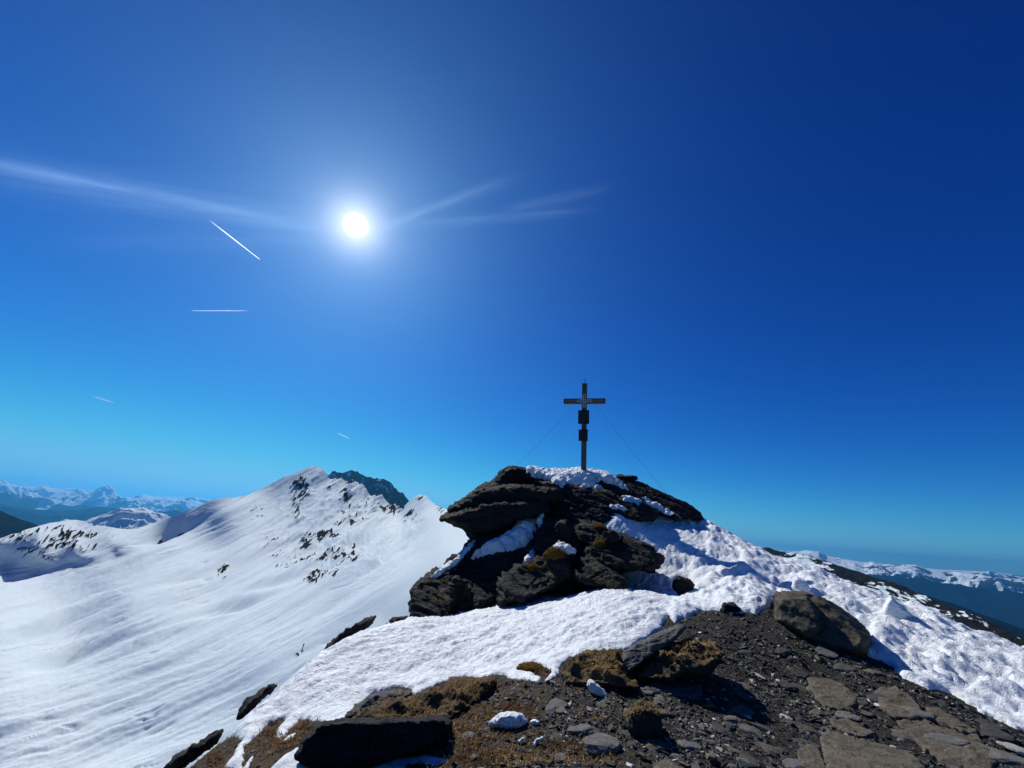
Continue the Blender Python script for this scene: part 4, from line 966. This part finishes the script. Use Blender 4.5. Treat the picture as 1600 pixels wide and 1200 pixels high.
# ------------------------------------------------------------------ dry grass and turf
def grass(n, seed, mat, regions, L, name='dry_grass', lean=(.25, -.15)):
    rs = np.random.RandomState(seed); xs = []; ys = []
    tot = sum(q[4] for q in regions)
    for cx, cy, rx, ry, wgt in regions:
        k = int(n*wgt/tot); a = rs.normal(size=(k, 2))*.55
        for p_ in a:
            qx, qy = cx+p_[0]*rx, cy+p_[1]*ry
            xs.append(qx); ys.append(qy)
    qx, qy = np.array(xs), np.array(ys)
    ux, uy, te = ray(qx, qy)
    r = np.full(qx.shape, 5.0)
    rr = np.exp(np.linspace(math.log(2.4), math.log(14), 160)); found = np.zeros(qx.shape, bool)
    for q in rr:
        zz = _Gi(ux*q, uy*q); m = (~found) & (te*q < zz); r[m] = q; found |= m
    x, y = ux*r, uy*r; ok = found & (poly_sd(qx, qy, SNOW_POLY) < 2)
    for hh_ in PATCHES: ok &= poly_sd(qx, qy, hh_) < 1
    x, y, r = x[ok], y[ok], r[ok]; cl = fbm(x*7, y*7, None, 3); x, y, r = x[cl > -.25], y[cl > -.25], r[cl > -.25]
    z = G(x, y)-.01; m = len(x); Ls = L*rs.uniform(.4, 1.3, m)
    up = np.stack([rs.normal(lean[0], .5, m), rs.normal(lean[1], .5, m), rs.uniform(.35, 1, m)], -1); up /= np.linalg.norm(up, axis=1)[:, None]
    sd_ = np.cross(up, rs.normal(size=(m, 3))); sd_ /= np.linalg.norm(sd_, axis=1)[:, None]; w = (Ls*.035+.0007*r)[:, None]
    b0 = np.stack([x, y, z], -1); dr = rs.normal(size=(m, 3))*.3
    V = np.stack([b0-sd_*w, b0+sd_*w, b0+up*Ls[:, None]*.55+sd_*w*.7, b0+up*Ls[:, None]*.55-sd_*w*.7, b0+(up+dr+np.array([0, 0, -.25]))*Ls[:, None]], 1).reshape(-1, 3)
    q = 5*np.arange(m); F = np.concatenate([np.stack([q, q+1, q+2], 1), np.stack([q, q+2, q+3], 1), np.stack([q+3, q+2, q+4], 1)])
    me = np_mesh(name, V, F); me.materials.append(mat); return tag(link(name, me), kind='stuff')
_gx = np.linspace(-9, 14, 220); _gy = np.linspace(.5, 15, 160); _GG = G(*np.meshgrid(_gx, _gy, indexing='ij'))
def _Gi(x, y):
    i = np.clip((x-_gx[0])/(_gx[1]-_gx[0]), 0, len(_gx)-1.001); j = np.clip((y-_gy[0])/(_gy[1]-_gy[0]), 0, len(_gy)-1.001)
    a = i.astype(int); b = j.astype(int); fa, fb = i-a, j-b
    return (_GG[a, b]*(1-fa)+_GG[a+1, b]*fa)*(1-fb)+(_GG[a, b+1]*(1-fa)+_GG[a+1, b+1]*fa)*fb
STRAW = leaf_mat('straw', (.34, .23, .11), .9, 0, .6, 3.0)
RUSSET = leaf_mat('russet_grass', (.16, .085, .035), .9, 0, .6, 3.0)
grass(9000, 1, RUSSET, [(430,1155,45,28,1.2),(330,1180,50,22,1),(480,1142,30,16,.7),(650,1180,60,24,.5),(740,1150,50,28,1),(760,1180,60,20,1),(870,1170,50,18,.8),(800,1110,35,12,.5),(720,1075,50,10,.6),(850,1052,16,6,.3),(760,1120,60,14,.8)], .055)
grass(5200, 2, STRAW, [(760,1165,50,26,1.2),(700,1190,50,14,.6),(840,1190,60,12,.6),(440,1150,36,20,.5),(690,1150,40,16,.5),(950,1190,50,10,.3),(745,1130,30,10,.5),(920,1120,40,10,.15)], .05)
def tuft(px_, py_, w_, h_, label, seed, mat, n=1600, L=.06, host=None, dz=0, cat='turf', group='grassy tufts and cushions'):
    if host is None: p, r = hit(px_, py_)
    else:
        ux, uy, te = [float(v) for v in ray(px_, py_)]; d = Vector((ux, uy, te)).normalized(); ok, loc, no, _ = host.ray_cast(Vector((0, 0, 0)), d)
        p = np.array(loc) if ok else hit(px_, py_)[0]; r = float(np.hypot(p[0], p[1]))
    s = r/FOC*.5
    me = tuft_mesh('grass_tuft', (p[0], p[1]+h_*s*.5, p[2]+dz), (w_*s, w_*s*.7, h_*s*.8), n, L, seed, mat, (.2, -.2, 0))
    return tag(link('grass_tuft', me), label, cat, group)
things = {o.get('label', ''): o for o in COL.objects}
fnd = lambda s: next(o for l, o in things.items() if s in l)
bpy.context.view_layer.update()
def grass_on(host, poly, n, L, seed, mat, label, nzmin=.25, cat='turf', name='grass_tuft'):
    V0 = get_co(host.data); N0 = get_no(host.data); qx, qy = proj(V0); sd_ = poly_sd(qx, qy, poly)
    view = -(V0*N0).sum(1)/np.linalg.norm(V0, axis=1)
    I = np.nonzero((sd_ > -1+2*fbm(V0[:, 0]*12, V0[:, 1]*12, V0[:, 2]*12, 2)) & (N0[:, 2] > nzmin) & (view > -.3))[0]
    if len(I) == 0: return None
    rs = np.random.RandomState(seed); k = rs.choice(I, n); p = V0[k]+rs.normal(size=(n, 3))*.008-N0[k]*.01
    cl = .5+.9*np.clip(fbm(p[:, 0]*9, p[:, 1]*9, p[:, 2]*9, 3)+.4, 0, 1)
    Ls = L*rs.uniform(.35, 1.1, n)*cl; up = N0[k]*.6+np.array([.2, -.25, .45])+rs.normal(size=(n, 3))*.45; up /= np.linalg.norm(up, axis=1)[:, None]
    sd2 = np.cross(up, rs.normal(size=(n, 3))); sd2 /= np.linalg.norm(sd2, axis=1)[:, None]; w = (Ls*.07+.0012*np.hypot(p[:, 0], p[:, 1])*.5)[:, None]
    V = np.stack([p-sd2*w, p+sd2*w, p+up*Ls[:, None]*.6+sd2*w*.6, p+up*Ls[:, None]+np.array([.1, 0, -.35])*Ls[:, None]], 1).reshape(-1, 3)
    q = 4*np.arange(n); me = np_mesh(name, V, np.concatenate([np.stack([q, q+1, q+2], 1), np.stack([q, q+2, q+3], 1)])); me.materials.append(mat)
    return tag(link(name, me), label, cat, 'grassy tufts and cushions')
bank = fnd('turf-covered bank')
tuft(730,1092,66,44,'rounded straw-brown turf cushion between the snow edge and the black block',1,DRYGRASS,6000,.022)
grass_on(fnd('dark mossy rock'), [(1030,1025),(1045,1005),(1075,1000),(1115,1004),(1128,1020),(1100,1028),(1060,1030),(1040,1035)], 3800, .055, 2, STRAW, 'dry reddish grass growing on the dark rock behind the slate slab')
grass_on(fnd('upright stone'), [(978,1120),(985,1106),(1000,1100),(1020,1102),(1028,1115),(1010,1120)], 1500, .05, 3, STRAW, 'straw-coloured grass tuft on the upright dark stone', .1)
grass_on(fnd('low rock topped'), [(880,1045),(890,1028),(920,1018),(972,1016),(975,1035),(940,1040),(900,1044)], 6000, .022, 4, MOSS, 'yellow-green moss on the low rock below the snow corner', cat='moss')
grass_on(fnd('low rock topped'), [(925,1040),(950,1032),(968,1038),(962,1056),(940,1052)], 1500, .045, 14, STRAW, 'tawny grass hanging down the front of the moss-topped low rock', -.3)
grass_on(bank, [(560,1128),(600,1105),(650,1090),(700,1070),(775,1060),(770,1085),(700,1110),(640,1125)], 15000, .03, 6, DRYGRASS, 'matted brown turf covering the bank behind the black slate block')
tuft(832,1047,40,14,'small ochre cushion in the notch of the snow edge',5,MOSS,2600,.02)
tuft(1003,1062,36,16,'rusty plant cushion at the foot of the slate slab',7,MOSS,2400,.02)

# ------------------------------------------------------------------ far small things
dg = bpy.context.evaluated_depsgraph_get()
slope = bpy.data.objects['snow_slope']
def slope_hit(px_, py_):
    ux, uy, te = [float(v) for v in ray(px_, py_)]
    ok, loc, no, _ = slope.ray_cast(Vector((0, 0, 0)), Vector((ux, uy, te)).normalized())
    return Vector(loc)
p = slope_hit(471.3, 1016.5); hh = float(np.hypot(p.x, p.y))*7.5/FOC
pole = bpy.data.objects.new('marker_pole', None); COL.objects.link(pole); pole.location = p; pole.rotation_euler = (0, math.radians(8), 0)
tag(pole, 'tiny dark marker pole standing alone on the wide snow slope', 'pole')
bm = bmesh.new(); add_tube(bm, [(0, 0, -.5), (0, 0, hh*.5), (0, 0, hh)], [hh*.07, hh*.07, hh*.06], 8); bm_obj('shaft', bm, DARKM, pole)
bm = bmesh.new(); add_box(bm, (0, 0, hh*.82), (hh*.17, hh*.17, hh*.22)); bm_obj('marker_head', bm, DARKM, pole, hh*.02)

# contrails, kilometres up: real drifting vapour, thinning along the trail
def contrail(p0, p1, d0, d1, w_, dens, label):
    A = np.array(pt(*p0, 1)); A /= np.linalg.norm(A); B = np.array(pt(*p1, 1)); B /= np.linalg.norm(B); A = Vector(A*d0); B = Vector(B*d1)
    L = (B-A).length; wm_ = w_*d0/FOC; bm = bmesh.new(); N_ = 16
    add_tube(bm, [(0, 0, L*i/N_) for i in range(N_+1)], [wm_*.5*(.6+1.1*i/N_) for i in range(N_+1)], 10)
    me = bpy.data.meshes.new('contrail'); bm.to_mesh(me); bm.free()
    m = bpy.data.materials.new('vapour'); m.use_nodes = True; nt = m.node_tree; nt.nodes.clear(); N = NB(nt)
    z = N.n('ShaderNodeSeparateXYZ', {0: N.n('ShaderNodeTexCoord').outputs['Object']}).outputs[2]
    f = N.math('POWER', N.math('SUBTRACT', 1.0, N.math('DIVIDE', z, L), True), 1.3)
    v = N.n('ShaderNodeVolumePrincipled', {'Color': (1, 1, 1, 1), 'Density': N.math('MULTIPLY', f, dens/wm_), 'Anisotropy': .75})
    N.link(v.outputs[0], N.n('ShaderNodeOutputMaterial').inputs['Volume'])
    o = link('contrail', me, m); o.location = A; o.rotation_euler = (B-A).to_track_quat('Z', 'Y').to_euler()
    return tag(o, label, 'contrail', 'vapour trails in the sky')
contrail((405.5, 405), (326, 343), 15000, 19000, 1.15, .6, 'bright slanting vapour trail left of the sun')
contrail((300, 485.5), (390, 485.5), 19000, 21000, 1.1, .6, 'level vapour trail below the slanting one')
contrail((177, 629), (144, 619), 40000, 42000, 1.6, .35, 'faint short vapour trail low on the far left')
contrail((546, 685.5), (526, 675.5), 40000, 42000, 1.7, .5, 'tiny short vapour trail low above the white peak')
HAZE_D = 4.4e-5
# ------------------------------------------------------------------ air
HAZE_TOP = max(float(get_co(o.data)[:, 2].max()) for o in COL.objects if o.type == 'MESH' and o.get('kind') == 'structure') + 12
print('haze top', HAZE_TOP)
def box_mesh(name, lo, hi):
    bm = bmesh.new(); bmesh.ops.create_cube(bm, size=1)
    for v in bm.verts: v.co = Vector([lo[i] if v.co[i] < 0 else hi[i] for i in range(3)])
    me = bpy.data.meshes.new(name); bm.to_mesh(me); bm.free(); return me
hm = bpy.data.materials.new('air'); hm.use_nodes = True; hm.node_tree.nodes.clear()
ho = hm.node_tree.nodes.new('ShaderNodeOutputMaterial'); hv = hm.node_tree.nodes.new('ShaderNodeVolumePrincipled')
hv.inputs['Color'].default_value = (.09, .50, 1.0, 1); hv.inputs['Density'].default_value = HAZE_D
hv.inputs['Anisotropy'].default_value = .5
hm.node_tree.links.new(hv.outputs[0], ho.inputs['Volume'])
hz = tag(link('haze', box_mesh('haze', (-28000, -28000, -2301), (28000, 28000, HAZE_TOP)), hm), kind='stuff')
